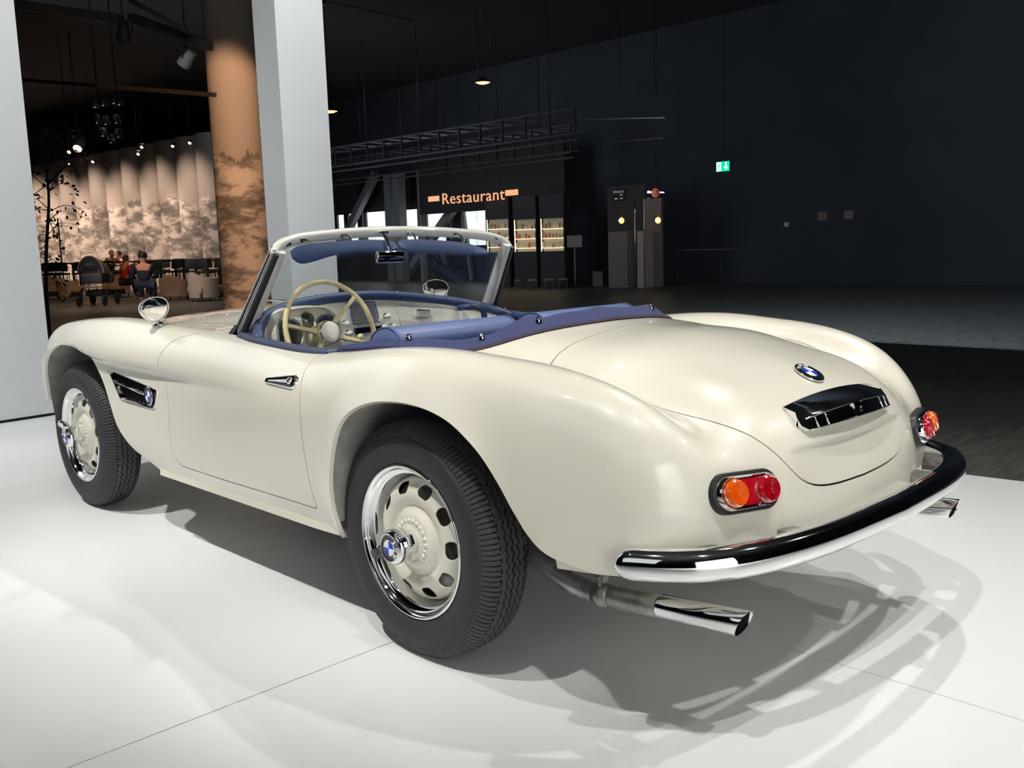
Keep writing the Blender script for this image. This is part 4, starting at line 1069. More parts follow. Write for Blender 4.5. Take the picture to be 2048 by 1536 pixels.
# ------------------------------------------------------------------ folded hood cover round the back of the cockpit
ed = [(-.648, .455), (-.635, .38), (-.600, .26), (-.548, .12), (-.475, .0), (-.36, -.075), (-.18, -.112), (0, -.125)]
ed = np.array(ed+[(-x, y) for x, y in ed[-2::-1]]); ed = spline(ed, 120); n = len(ed)
path = [Vector((x, y, edge_z(min(abs(x), .66), y)+.006)) for x, y in ed]
V = []; F = []; m = 12; rng = np.random.RandomState(4)
for i, p in enumerate(path):
    tq = (path[min(i+1, n-1)]-path[max(i-1, 0)]); tq.z = 0; tq.normalize(); inn = Vector((-tq.y, tq.x, 0))
    if inn.dot(Vector((0, .45, 0))-Vector((p.x, p.y, 0))) < 0: inn = -inn
    e = min(i, n-1-i)/(n-1); k = (smoothstep(0, .10, e)*.85+.15)*(.55+.45*smoothstep(.12, .36, e)); a = i/(n-1)
    w = 1+.16*math.sin(a*41)+.10*math.sin(a*77+1)
    hump = .020*k*w; fold = .010*k*math.sin(a*31+.6)
    d = .115*k
    prof = [(-.004, -.004), (-.006, .003), (-.002, .006), (d*.16, .007+hump*.35), (d*.32, .010+hump*.75+fold*.3), (d*.46, .011+hump+fold*.4), (d*.62, .010+hump*.95-fold*.3), (d*.78, .006+hump*.8+fold*.5), (d*.92, -.006+hump*.5), (d, -.03*k), (d*.95, -.06*k), (d*.7, -.05*k)]
    for q, z in prof: V.append(p+inn*q+Vector((0, 0, z)))
for i in range(n-1):
    for k in range(m): F.append((i*m+k, i*m+(k+1) % m, (i+1)*m+(k+1) % m, (i+1)*m+k))
F += [tuple(range(m)), tuple((n-1)*m+k for k in range(m))[::-1]]
HC = part('hood_cover', V, F, M_CLOTH, CAR)
V, F = sweep([p+Vector((0, -.006 if abs(p.x) < .5 else 0, -.001)) for p in path], .0032, 6); part('cover_hem', V, F, mat('brown_hem', srgb(74, 56, 60), .8), HC)
for i in (16, 31, 43, 76, 88, 99, 108):
    p = path[i]; tq = (path[i+1]-path[i-1]).normalized(); inn = Vector((-tq.y, tq.x, 0))
    if inn.y < 0: inn = -inn
    c = p+inn*.030+Vector((0, 0, .026)); mb = MB(); V, F = lathe([(.0105, -.004), (.010, .002), (.005, .004), (.004, .008), (.0001, .009)], 14, TR(c, 0, -PI/2, 0)); mb.add(V, F); mb.box((c.x, c.y, c.z+.009), (.018, .006, .005), Matrix.Rotation(.5, 3, 'Z')); mb.build('turn_button', M_CHROME, HC)
# ------------------------------------------------------------------ the hall
def kind(o): o['kind'] = 'structure'; return o
M_WALLW = mat('white_panel_paint', srgb(212, 214, 214), .55)
M_STAGE = mat('white_stage_laminate', (.80, .805, .80), .25, spec=.35)
M_SEAM = mat('seam_grey', (.30, .30, .29), .8)
M_DARK = mat('hall_black_paint', (.020, .026, .034), .8); noise_col(M_DARK, (.022, .027, .034), (.032, .038, .045), .5, 3)
M_FLOOR = mat('hall_floor_dark_wood', (.06, .058, .052), .45); noise_col(M_FLOOR, (.065, .065, .059), (.115, .112, .100), 3.0, 4, stretch=(1, 9, 1))
M_METAL = mat('dark_steel', (.05, .055, .06), .45, .6)
M_GREYST = mat('grey_girder', (.20, .21, .22), .5)
FZ = -.12
def slab(name, poly, z0, z1, m, parent=None, smooth=False):
    n = len(poly); V = [(x, y, z0) for x, y in poly]+[(x, y, z1) for x, y in poly]
    F = [tuple(range(n))[::-1], tuple(range(n, 2*n))]+[(i, (i+1) % n, n+(i+1) % n, n+i) for i in range(n)]
    return part(name, V, F, m, parent, smooth)
kind(slab('floor', [(-16, -14), (26, -14), (26, 44), (-16, 44)], -.30, FZ, M_FLOOR))
kind(slab('ceiling', [(-16, -14), (26, -14), (26, 44), (-16, 44)], 7.2, 7.4, mat('ceiling_charcoal', (.055, .058, .062), .85)))
kind(slab('wall_east', [(21.0, -14), (21.3, -14), (21.3, 44), (21.0, 44)], FZ, 7.2, M_DARK))
kind(slab('wall_north', [(-16, 43.5), (26, 43.5), (26, 44), (-16, 44)], FZ, 7.2, M_DARK))
kind(slab('wall_south', [(-16, -14), (26, -14), (26, -13.7), (-16, -13.7)], FZ, 7.2, M_DARK))
kind(slab('wall_west', [(-16, -14), (-15.7, -14), (-15.7, 44), (-16, 44)], FZ, 7.2, M_DARK))
# white display platform, slightly turned against the car, made of laid boards
t = thing('display_platform', 'low white laminate platform the cream car stands on', 'platform', (0, 0, FZ))
edge = lambda y: 2.318-.110*(y+.319)
sl = lambda y: 1.955-.19*(y+.5)
brd = lambda poly: slab('board', poly, FZ+.0-FZ, .12, M_STAGE, t)
g = .0016
far = lambda x: 5.366+.084*(x-.112)
ys = [(-6.45, .133), (.137, None)]
for y0, y1 in ys:
    xs = [-5.22, -3.2, 0.0, None]
    for i in range(3):
        x0 = xs[i]+g; 
        e1 = lambda y: xs[i+1]-g if xs[i+1] is not None else edge(y)-.37
        yr = y1 if y1 is not None else far(e1(5.45))
        poly = [(x0, y0), (e1(y0), y0), (e1(yr), yr), (x0, y1 if y1 is not None else far(x0))]
        slab('board', poly, 0, .12, M_STAGE, t)
slab('edge_strip', [(edge(-6.45)-.362, -6.45), (edge(-6.45), -6.45), (edge(5.48), 5.48), (edge(5.48)-.362, 5.48)], 0, .118, M_STAGE, t)
slab('plinth', [(-5.1, -6.4), (edge(-6.4)-.05, -6.4), (edge(5.30)-.05, 5.30), (-5.1, 4.80)], 0, .105, M_SEAM, t)
# white panel wall on the left, its return along the left side, and the free-standing white pillar
t = thing('white_partition', 'tall white panel wall standing at the left edge behind the front wheel', 'partition', (0, 5.38, 0))
d = Vector((-1, -.084)).normalized(); nrm = Vector((d.y, -d.x))
a = Vector((.112, 0)); b = a+d*3.0
slab('panel', [a, b, b+Vector((.08, .25)), a+Vector((-.01, .25))], .018, 6.6, M_WALLW, t)
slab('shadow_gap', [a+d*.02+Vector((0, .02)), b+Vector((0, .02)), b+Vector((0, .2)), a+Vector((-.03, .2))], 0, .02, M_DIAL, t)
slab('back_panel', [(-5.3, -11.88), (-1.3, -11.88), (-1.3, -12.08), (-5.3, -12.08)], 0, 4.2, M_WALLW, t)
t = thing('white_pillar', 'square white pillar rising behind the windscreen', 'pillar', (2.46, 5.58, FZ))
mb = MB(); mb.box((0, 0, 3.36), (.485, .37, 6.72)); mb.build('shaft', M_WALLW, t, smooth=False)
mb = MB(); mb.box((0, 0, 6.0+.72), (.60, .50, .10)); mb.build('cap', M_WALLW, t, smooth=False)
# ------------------------------------------------------------------ mountain-print wall and column
def print_material(name, tint, ridge, sc):
    """photographic mountain print: plain sky above, snow and rock below a jagged ridge"""
    m = bpy.data.materials.new(name); m.use_nodes = True; n, l = nodes(m); b = n['Principled BSDF']; b.inputs['Roughness'].default_value = .8
    ge = n.new('ShaderNodeNewGeometry'); sep = n.new('ShaderNodeSeparateXYZ'); l.new(ge.outputs['Position'], sep.inputs[0])
    mp = n.new('ShaderNodeMapping'); mp.inputs['Scale'].default_value = (1*sc, 1*sc, .0*sc); l.new(ge.outputs['Position'], mp.inputs[0])
    rn = n.new('ShaderNodeTexNoise'); rn.inputs['Scale'].default_value = 1.2; rn.inputs['Detail'].default_value = 9; rn.inputs['Roughness'].default_value = .72; l.new(mp.outputs[0], rn.inputs['Vector'])
    m1 = n.new('ShaderNodeMath'); m1.operation = 'MULTIPLY_ADD'; m1.inputs[1].default_value = 1.9/sc**.5; m1.inputs[2].default_value = ridge-.95/sc**.5; l.new(rn.outputs['Fac'], m1.inputs[0])
    lt = n.new('ShaderNodeMath'); lt.operation = 'LESS_THAN'; l.new(sep.outputs['Z'], lt.inputs[0]); l.new(m1.outputs[0], lt.inputs[1])
    mp2 = n.new('ShaderNodeMapping'); mp2.inputs['Scale'].default_value = (1.1*sc, 1.1*sc, 2.6*sc); mp2.inputs['Rotation'].default_value = (.5, .3, 0); l.new(ge.outputs['Position'], mp2.inputs[0])
    rk = n.new('ShaderNodeTexNoise'); rk.inputs['Scale'].default_value = 1.5; rk.inputs['Detail'].default_value = 10; rk.inputs['Roughness'].default_value = .72; rk.inputs['Distortion'].default_value = .15; l.new(mp2.outputs[0], rk.inputs['Vector'])
    cr = n.new('ShaderNodeValToRGB'); e = cr.color_ramp.elements; e[0].position = .40; e[0].color = (*[c*.24 for c in tint], 1); e[1].position = .56; e[1].color = (*[c*1.0 for c in tint], 1)
    k = cr.color_ramp.elements.new(.48); k.color = (*[c*.42 for c in tint], 1); l.new(rk.outputs['Fac'], cr.inputs[0])
    mx = n.new('ShaderNodeMix'); mx.data_type = 'RGBA'; l.new(lt.outputs[0], mx.inputs['Factor']); mx.inputs['A'].default_value = (*[c*.62 for c in tint], 1); l.new(cr.outputs[0], mx.inputs['B']); l.new(mx.outputs['Result'], b.inputs['Base Color'])
    return m
M_PRINT = print_material('mountain_print', (.86, .78, .72), 3.05, .62)
M_PRINT2 = print_material('mountain_print_near', (.80, .66, .54), 2.75, .85)
p0 = np.array((13.90, 28.62, 0.91)[:2]); p1 = np.array((12.49, 42.70, 1.09)[:2]); NPN = 11; mc = (p0+p1)/2
t = thing('mountain_mural', 'row of scalloped fabric panels printed with a snowy mountain range', 'mural', (mc[0], mc[1], FZ))
for i in range(NPN):
    q0 = p0+(p1-p0)*i/NPN; q1 = p0+(p1-p0)*(i+1)/NPN; mid = (q0+q1)/2; dv = (q1-q0)/2; L = np.linalg.norm(dv); nv = np.array([-dv[1], dv[0]])/L
    if nv@np.array([-1, -.2]) < 0: nv = -nv
    V = []; F = []; ns = 14
    for z in (0, 1.8, 3.6, 5.36-.014*i):
        for k in range(ns+1): a = PI*k/ns; w = mid-dv*.985*math.cos(a)+nv*math.sin(a)*.36; V.append((w[0]-mc[0], w[1]-mc[1], z))
    for r in range(3):
        for k in range(ns): F.append((r*(ns+1)+k, r*(ns+1)+k+1, (r+1)*(ns+1)+k+1, (r+1)*(ns+1)+k))
    part('panel', V, F, M_PRINT, t)
c0 = (6.26, 13.51, 1.05)
t = thing('printed_column', 'thick fabric column with mountain print beside the white pillar', 'column', (c0[0], c0[1], FZ))
V, F = lathe([(.44, 0), (.44, 2.0), (.44, 4.0), (.44, 5.70), (.43, 5.73)], 40, Matrix.Rotation(-PI/2, 4, 'Y')); part('sleeve', V, F, M_PRINT2, t)
mb = MB(); V, F = lathe([(.0001, 5.72), (.43, 5.72)], 40, Matrix.Rotation(-PI/2, 4, 'Y')); part('top_disc', V, F, M_METAL, t)
# ------------------------------------------------------------------ daylight windows of the far east wall
M_DAY = bpy.data.materials.new('daylight_outside'); M_DAY.use_nodes = True
n_, l_ = nodes(M_DAY); b_ = n_['Principled BSDF']; b_.inputs['Base Color'].default_value = (0, 0, 0, 1); b_.inputs['Emission Strength'].default_value = 1.25
ge_ = n_.new('ShaderNodeNewGeometry'); mp_ = n_.new('ShaderNodeMapping'); mp_.inputs['Rotation'].default_value = (0, PI/2, 0); br_ = n_.new('ShaderNodeTexBrick'); br_.inputs['Scale'].default_value = .55
br_.inputs['Color1'].default_value = (1, 1, 1, 1); br_.inputs['Color2'].default_value = (.42, .66, .86, 1); br_.inputs['Mortar'].default_value = (.95, .97, 1, 1); br_.inputs['Mortar Size'].default_value = .09; br_.inputs['Bias'].default_value = -.35
l_.new(ge_.outputs['Position'], mp_.inputs[0]); l_.new(mp_.outputs[0], br_.inputs['Vector']); l_.new(br_.outputs['Color'], b_.inputs['Emission Color'])
for k, (u, v) in enumerate([((20.85, 32.04, 2.63), (20.85, 31.46, 2.60)), ((20.85, 31.24, 2.64), (20.85, 30.50, 2.64)), ((20.85, 30.01, 2.64), (20.85, 28.58, 2.63)), ((20.85, 27.50, 2.62), (20.85, 26.61, 2.62)), ((20.85, 26.16, 2.60), (20.85, 24.97, 2.60)), ((20.85, 24.17, 2.63), (20.85, 22.68, 2.62)), ((20.85, 22.30, 2.57), (20.85, 21.63, 2.58))]):
    zt = (u[2]+v[2])/2; zb = 1.12 if k < 6 else zt-.34
    w = kind(part('window_%d' % (k+1), [(20.9, u[1], zb), (20.9, v[1], zb), (20.9, v[1], zt), (20.9, u[1], zt)], [(0, 1, 2, 3)], M_DAY, None, False))
    fr = MB(); h = zt-zb; y0, y1 = u[1], v[1]
    for yy in (y0, y1): fr.box((20.86, yy, (zt+zb)/2), (.12, .07, h+.12))
    for zz in (zt, zb): fr.box((20.86, (y0+y1)/2, zz), (.12, abs(y1-y0), .07))
    fo = fr.build('window_frame', M_METAL, w, smooth=False)
    part('pane', [(20.84, y0, zb), (20.84, y1, zb), (20.84, y1, zt), (20.84, y0, zt)], [(0, 1, 2, 3)], M_GLASS, w, False)
def beam(name, p, q, w, m, parent=None, up=(1, 0, 0)):
    V, F = sweep([p, q], 1., prof=[(-w/2, -w/2), (w/2, -w/2), (w/2, w/2), (-w/2, w/2)], up=up); return part(name, V, F, m, parent, False)
def lone(o, lab, cat, group=None): return tag(o, lab, cat, group)
lone(beam('diagonal_brace', (20.30, 28.43, 4.04), (20.30, 32.81, -0.43), .26, M_GREYST), 'grey diagonal steel brace crossing the first windows beside the white pillar', 'brace')
lone(beam('diagonal_brace', (20.40, 22.29, 3.94), (20.40, 27.55, -0.38), .26, M_GREYST), 'grey diagonal steel brace rising behind the Restaurant lettering', 'brace')
lone(beam('short_brace', (20.75, 23.98, 2.56), (20.75, 23.57, -0.35), .12, M_GREYST), 'short grey strut meeting the second diagonal brace at the windows', 'strut')
for px0, lab in (((20.02, 26.68, 1.81), 'wide grey steel column between the third and fourth bright windows'), ((20.02, 25.41, 1.77), 'slim dark grey column left of the Restaurant lettering'), ((20.08, 27.31, 1.82), 'dark steel column standing close beside the wide grey one'), ((20.75, 30.11, 1.91), 'narrow steel column between the second and third bright windows')):
    o = beam('steel_column', (px0[0], px0[1], FZ), (px0[0], px0[1], 3.9), .34 if 'wide' in lab else .18, M_GREYST if 'grey' in lab else M_METAL); lone(o, lab, 'column')
# dark fascia behind the lettering and the wall above the windows
u, v = (19.60, 24.99, 3.17), (19.60, 17.96, 3.27)
fa = lone(slab('restaurant_fascia', [(19.6, u[1]), (19.72, u[1]), (19.72, v[1]), (19.6, v[1])], 2.30, 4.3, mat('fascia_dark', (.030, .028, .026), .8)), 'dark wall band carrying the Restaurant lettering above the windows', 'fascia')
for q in (.15, .85): beam('hanger', (19.66, u[1]+(v[1]-u[1])*q, 4.3), (19.66, u[1]+(v[1]-u[1])*q, 7.2), .03, M_METAL, fa)
M_SIGN = mat('lit_letters', srgb(236, 172, 128), .5, emit=srgb(236, 168, 122), estr=.85)
u, v = (17.70, 21.50, 2.66), (17.70, 18.66, 2.59)
mid = [(a+b)/2 for a, b in zip(u, v)]
t = thing('restaurant_sign', 'glowing orange Restaurant lettering with a small plaque at either end', 'sign', mid)
TX = Matrix(((0, 0, -1, 0), (-1, 0, 0, 0), (0, 1, 0, 0), (0, 0, 0, 1)))
wd = abs(u[1]-v[1]); lo = text_obj('lettering', 'Restaurant', 1., M_SIGN, None, None, .02, space=1.08, offset=-.004)
xs_ = [q.co.x for q in lo.data.vertices]; k = wd/(max(xs_)-min(xs_)); lo.data.transform(TX @ Matrix.Diagonal((k, .50, .5, 1))); lo.parent = t
for a, b in (((17.70, 22.18, 2.68), (17.70, 21.65, 2.67)), ((17.70, 18.59, 2.66), (17.70, 18.07, 2.66))):
    mb = MB(); mb.box((a[0]-mid[0], (a[1]+b[1])/2-mid[1], (a[2]+b[2])/2-mid[2]), (.03, abs(a[1]-b[1]), .165)); o = mb.build('plaque', M_SIGN, t, smooth=False)
for s in (-1, 1): beam('hanger', (.05, s*wd*.42, .2), (.05, s*wd*.42, 7.2-mid[2]), .02, M_METAL, t)
# ------------------------------------------------------------------ glazed fridges under the sign
M_SHELF = mat('fridge_light_strip', (.9, .8, .6), .5, emit=(1, .80, .52), estr=1.5)
M_FRBACK = mat('fridge_back', (.32, .29, .24), .6, emit=(1, .78, .5), estr=.10); M_FRBODY = mat('fridge_body', (.022, .022, .023), .6)
FRC = [mat('can_green', (.25, .30, .20), .5), mat('can_pale', (.55, .48, .36), .5), mat('can_dark', (.10, .07, .06), .5), mat('can_red', (.55, .05, .06), .5), mat('can_cream', (.65, .60, .5), .5), mat('can_brown', (.30, .18, .10), .5)]
fr_spec = [((18.00, 19.78, 1.90), (18.00, 18.81, 1.91), 'left glazed drinks fridge half hidden by the windscreen corner', [0, 2, 1, 5]), ((18.00, 18.57, 1.85), (18.00, 17.67, 1.85), 'middle glazed drinks fridge with a row of red cans', [4, 3, 4, 2]), ((18.00, 17.47, 1.84), (18.00, 16.56, 1.83), 'right glazed fridge with golden light on its snack shelves', [5, 5, 4, 1])]
rf = random.Random(3)
for a, b, lab, cols in fr_spec:
    w = abs(a[1]-b[1]); yc = (a[1]+b[1])/2; zt = a[2]+.02; zb = .92
    t = thing('drinks_fridge', lab, 'fridge', (18.0, yc, FZ)); X = lambda z: z-FZ
    mb = MB(); mb.box((.24, 0, X(2.55)/2), (.24, w+.02, X(2.55))); mb.box((.05, 0, X(zb)/2), (.14, w+.02, X(zb))); mb.box((.05, 0, (X(zt)+X(2.55))/2), (.14, w+.02, 2.55-zt))
    for s in (-1, 1): mb.box((.05, s*(w/2+.018), X(2.55)/2), (.14, .022, X(2.55)))
    mb.build('cabinet', M_FRBODY, t, smooth=False)
    mb = MB(); mb.box((.112, 0, (X(zt)+X(zb))/2), (.012, w, zt-zb)); mb.build('back_panel', M_FRBACK, t, smooth=False)
    mb = MB(); mb.box((-.0, w/2-.02, (X(zt)+X(zb))/2), (.02, .022, zt-zb)); mb.build('light_strip', M_SHELF, t, smooth=False)
    for i in range(4):
        z = zt-.30-.275*i
        if z < zb+.02: continue
        mb = MB(); mb.box((.05, 0, X(z)), (.10, w-.02, .018)); mb.build('shelf', M_SHELF, t, smooth=False)
    part('glass_door', [(-.02, -w/2, X(zb)), (-.02, w/2, X(zb)), (-.02, w/2, X(zt)), (-.02, -w/2, X(zt))], [(0, 1, 2, 3)], M_GLASS, t, False)
    for i in range(4):
        z = zt-.30-.275*i
        if z < zb+.02: continue
        for j in range(7):
            if rf.random() < .15: continue
            h = rf.uniform(.10, .19); V, F = lathe([(.0001, 0), (.024, 0), (.026, .01), (.026, h*.75), (.014, h*.9), (.013, h), (.0001, h)], 10, TR((18.045, yc-w/2+.05+j*(w-.09)/6, z+.010), 0, -PI/2, 0))
            ci = cols[i] if rf.random() < .8 else rf.randrange(6); o = part('drink_can', V, F, FRC[ci])
            tag(o, '%s can, %s from left on the %s lit shelf of the %s fridge' % (['green', 'pale', 'dark', 'red', 'cream', 'brown'][ci], ['first', 'second', 'third', 'fourth', 'fifth', 'sixth', 'seventh'][6-j], ['top', 'second', 'third', 'bottom'][i], lab.split()[0]), 'can', 'bottles and cans in the fridges')
a = (19.00, 19.08, 2.39); mb = MB(); mb.box(a, (.05, .06, .27)); lone(mb.build('wall_lamp', mat('lamp_white', (1, 1, 1), .5, emit=(1, 1, 1), estr=2.5), smooth=False), 'small upright white tube lamp above the drinks fridges', 'lamp')
# ------------------------------------------------------------------ food counter with two globe lamps
M_WARMWALL = mat('warm_wall', (.20, .165, .135), .8); M_COUNTER = mat('counter_grey', (.16, .145, .125), .7)
def xbox(name, a, b, depth, m, lab, cat, parent=None):
    mb = MB(); mb.box((a[0]+depth/2, (a[1]+b[1])/2, (a[2]+b[2])/2), (depth, abs(a[1]-b[1]), abs(a[2]-b[2]))); o = mb.build(name, m, parent, smooth=False)
    return tag(o, lab, cat) if cat else o
def to_floor(p): return (p[0], p[1], FZ)
xbox('back_wall_panel', (18.90, 14.37, 2.27), to_floor((18.90, 13.81, 2.24)), .1, M_WARMWALL, 'warm brown wall panel behind the right globe lamp of the food counter', 'wall panel')
xbox('back_wall_panel', (19.10, 15.85, 2.69), to_floor((19.10, 14.49, 2.61)), .1, mat('warm_wall_dark', (.055, .048, .043), .8), 'darker wall panel behind the left globe lamp of the food counter', 'wall panel')
xbox('serving_counter', (18.20, 15.09, 1.41), to_floor((18.20, 14.42, 1.39)), .5, M_COUNTER, 'pale grey serving counter below the left globe lamp', 'counter')
xbox('counter_box', (18.30, 14.16, 1.40), to_floor((18.30, 13.92, 1.40)), .4, mat('box_tan', (.36, .29, .25), .7), 'tan upright cabinet between the counter and the warm wall panel', 'cabinet')
t = thing('menu_board', 'dark menu board with faint white lettering over the food counter', 'menu board', (19.06, 15.38, 2.44))
mb = MB(); mb.box((.03, 0, 0), (.03, .46, .34)); mb.build('board', mat('board_black', (.02, .018, .018), .7), t, smooth=False)
M_CHALK = mat('faint_white_print', (.5, .45, .42), .7, emit=(.5, .42, .38), estr=.45)
text_obj('lettering', 'shwurst', .118, M_CHALK, t, Matrix.Translation((0, .02, .095)) @ TX)
for k, (yy, zz) in enumerate(((-.07, 0.0), (.12, -.10), (-.07, -.10))): mb = MB(); mb.box((.01, yy, zz), (.006, .09, .035)); mb.build('price_line', M_CHALK, t, smooth=False)
c = (18.50, 13.69, 2.39); t = thing('round_sign', 'round dark red sign hanging over the right globe lamp', 'sign', c)
V, F = lathe([(.0001, .0), (.125, 0), (.13, -.01), (.13, -.03), (.0001, -.03)], 32, Matrix.Rotation(PI, 4, 'Z')); V2, F2 = sweep([(.015, 0, .12), (.015, 0, 7.2-c[2])], .008, 6); part('hanger', V2, F2, M_METAL, t); part('disc', V, F, mat('sign_red', (.30, .045, .03), .6, emit=(.30, .05, .03), estr=.35), t, sharp=40)
V, F = lathe([(.105, .004), (.100, .004)], 32, Matrix.Rotation(PI, 4, 'Z')); part('ring', V, F, M_CHALK, t)
for dz, ww in ((.045, .07), (.01, .10), (-.06, .11)): mb = MB(); mb.box((-.006, 0, dz), (.004, ww, .022)); mb.build('sign_line', mat('sign_line_pink', (.5, .25, .2), .7, emit=(.5, .22, .17), estr=.35), t, smooth=False)
c = (18.40, 13.85, 2.42); V, F = lathe([(.0001, 0), (.028, .0), (.03, -.07), (.012, -.08), (.012, -.70), (.0001, -.70)], 16, Matrix.Translation(c) @ Matrix.Rotation(PI, 4, 'Z')); lone(part('counter_spot', V, F, mat('spot_white', (1, 1, 1), .5, emit=(1, .93, .85), estr=6)), 'tiny bright white spotlight left of the round red sign', 'spotlight')
M_GLOBE = mat('globe_glow', (1, .6, .2), .4, emit=(1, .33, .05), estr=4)
M_BULB = mat('bulb_core', (1, .9, .6), .4, emit=(1, .80, .45), estr=30)
for px, lab in (((17.90, 14.36, 1.69), 'left amber glass globe lamp glowing over the food counter'), ((17.90, 13.15, 1.65), 'right amber glass globe lamp glowing before the warm wall panel')):
    t = thing('globe_lamp', lab, 'lamp', px)
    V, F = lathe([(.070*math.sin(a)+1e-4, -.08*math.cos(a)) for a in np.linspace(0, PI*.93, 16)], 20, Matrix.Rotation(-PI/2, 4, 'Y')); part('globe', V, F, M_GLOBE, t)
    V, F = lathe([(.04*math.sin(a)+1e-4, -.04*math.cos(a)) for a in np.linspace(0, PI, 10)], 14, Matrix.Translation((-.055, 0, 0)) @ Matrix.Rotation(-PI/2, 4, 'Y')); part('bulb', V, F, M_BULB, t)
    V, F = sweep([(0, 0, .07), (0, 0, 7.2-px[2])], .008, 6); part('cord', V, F, M_METAL, t)
def pipe(pts, r, m, lab, cat): V, F = sweep(pts, r, 8); return lone(part('steel_rail', V, F, m), lab, cat)
pipe([(18.25, 14.39, 2.25), (18.25, 14.18, 2.26), to_floor((18.25, 14.20, 1.41))], .012, M_CHROME, 'bright bent steel rail left of the tan cabinet at the food counter', 'rail')
pipe([(18.25, 13.70, 2.25), (18.25, 13.87, 2.24), to_floor((18.25, 13.88, 1.02))], .012, M_CHROME, 'bright bent steel rail along the edge of the warm wall panel', 'rail')
# ------------------------------------------------------------------ emergency exit sign, notices, stand, bin, benches
c = (17.00, 10.60, 2.79); t = thing('exit_sign', 'lit green emergency exit sign with white door and down arrow', 'sign', c)
M_EXG = mat('exit_green', (0, .4, .2), .5, emit=(.0, .72, .36), estr=1.); M_EXW = mat('exit_white', (1, 1, 1), .5, emit=(.86, 1, .95), estr=1.1)
mb = MB(); mb.box((.03, 0, 0), (.05, .385, .245)); mb.build('case', M_METAL, t, smooth=False)
part('face', [(0, .18, -.112), (0, -.18, -.112), (0, -.18, .112), (0, .18, .112)], [(0, 1, 2, 3)], M_EXG, t, False)
part('white_door', [(-.004, .172, -.10), (-.004, .045, -.10), (-.004, .045, .10), (-.004, .172, .10)], [(0, 1, 2, 3)], M_EXW, t, False)
V = [(-.004, a, b) for a, b in ((-.065, .10), (-.065, -.005), (-.025, -.005), (-.085, -.09), (-.145, -.005), (-.105, -.005), (-.105, .10))]; part('arrow', V, [tuple(range(7))], M_EXW, t, False)
V = [(-.006, .11+a, b) for a, b in ((-.010, .055), (.012, .055), (.012, .032), (.035, .005), (.022, -.005), (.008, .008), (.008, -.03), (.03, -.07), (.012, -.075), (-.006, -.04), (-.03, -.075), (-.042, -.062), (-.016, -.02), (-.016, .02), (-.036, .0), (-.044, .012), (-.016, .034))]; part('running_figure', V, [tuple(range(17))], M_EXG, t, False)
beam('hanger', (.03, 0, .12), (.03, 0, 7.2-c[2]), .02, M_METAL, t)
for px, lab, m, s_ in (((20.98, 10.19, 1.63), 'dim brown notice, left one of the pair on the dark right wall', mat('notice_brown', (.10, .065, .05), .8, emit=(.10, .06, .045), estr=.12), .25), ((20.98, 9.47, 1.63), 'dim brown notice, right one of the pair on the dark right wall', mat('notice_brown2', (.11, .085, .07), .8, emit=(.10, .07, .05), estr=.12), .24), ((20.98, 11.22, 1.45), 'small grey notice low and left of the brown pair', mat('notice_grey', (.2, .22, .24), .8, emit=(.2, .22, .25), estr=.14), .13)):
    mb = MB(); mb.box(px, (.02, s_, s_*.9)); lone(mb.build('notice', m, smooth=False), lab, 'notice')
a = (17.89, 16.06, 1.18); t = thing('sign_stand', 'grey blank sign panel on a thin pole right of the fridges', 'sign stand', (a[0], a[1], FZ), -.7708)
mb = MB(); mb.box((0, 0, a[2]-FZ), (.42, .02, .33)); mb.build('panel', mat('sign_grey', (.20, .19, .18), .6), t, smooth=False)
V, F = sweep([(0, .02, 0), (0, .02, a[2]-FZ)], .018, 8); part('pole', V, F, M_GREYST, t); V, F = lathe([(.0001, .03), (.16, .02), (.17, 0)], 20, TR((0, .02, 0), 0, -PI/2, 0)); part('foot', V, F, M_METAL, t)
a = (18.21, 15.51, 0.06); t = thing('waste_bin', 'dim grey-brown waste bin on the floor right of the sign stand', 'bin', (a[0], a[1], FZ), -.7708)
mb = MB(); mb.box((0, 0, .22), (.27, .22, .40)); mb.build('body', mat('bin_brown', (.10, .09, .085), .7), t, smooth=False); mb = MB(); mb.box((0, 0, .43), (.29, .24, .03)); mb.build('lid', M_METAL, t, smooth=False)
for k, (px, w) in enumerate((((16.60, 17.10, 0.17), .16), ((16.90, 16.81, 0.15), .26), ((17.24, 16.47, 0.14), .27), ((17.51, 16.20, 0.13), .27))):
    t = thing('low_bench', ['narrowest low bench, nearest the windscreen pillar', 'low bench with a tan front edge below the middle fridge', 'low bench below the right fridge', 'low bench beside the pole of the sign stand'][k], 'bench', (px[0], px[1], FZ), -.7708)
    mb = MB(); mb.box((0, 0, .26), (w, .3, .04)); mb.build('top', mat('bench_tan', (.30, .20, .14), .7) if k == 1 else mat('bench_grey', (.16, .17, .17), .7), t, smooth=False)
    for s in (-1, 1): mb = MB(); mb.box((s*w*.42, 0, .12), (.02, .26, .24)); mb.build('leg', M_METAL, t, smooth=False)
a, b = (14.26, 9.95, 0.93), (15.60, 8.64, 0.90); V, F = sweep([a, b], .012, 8); t = lone(part('hand_rail', V, F, mat('rail_dull', (.05, .046, .042), .5)), 'dull horizontal hand rail far back on the dark right side', 'rail')
for q in (.02, .5, .98): p = Vector(a).lerp(Vector(b), q); V, F = sweep([(p.x, p.y, FZ), tuple(p)], .008, 6); part('post', V, F, mat('rail_post_black', (.012, .012, .013), .6), t)
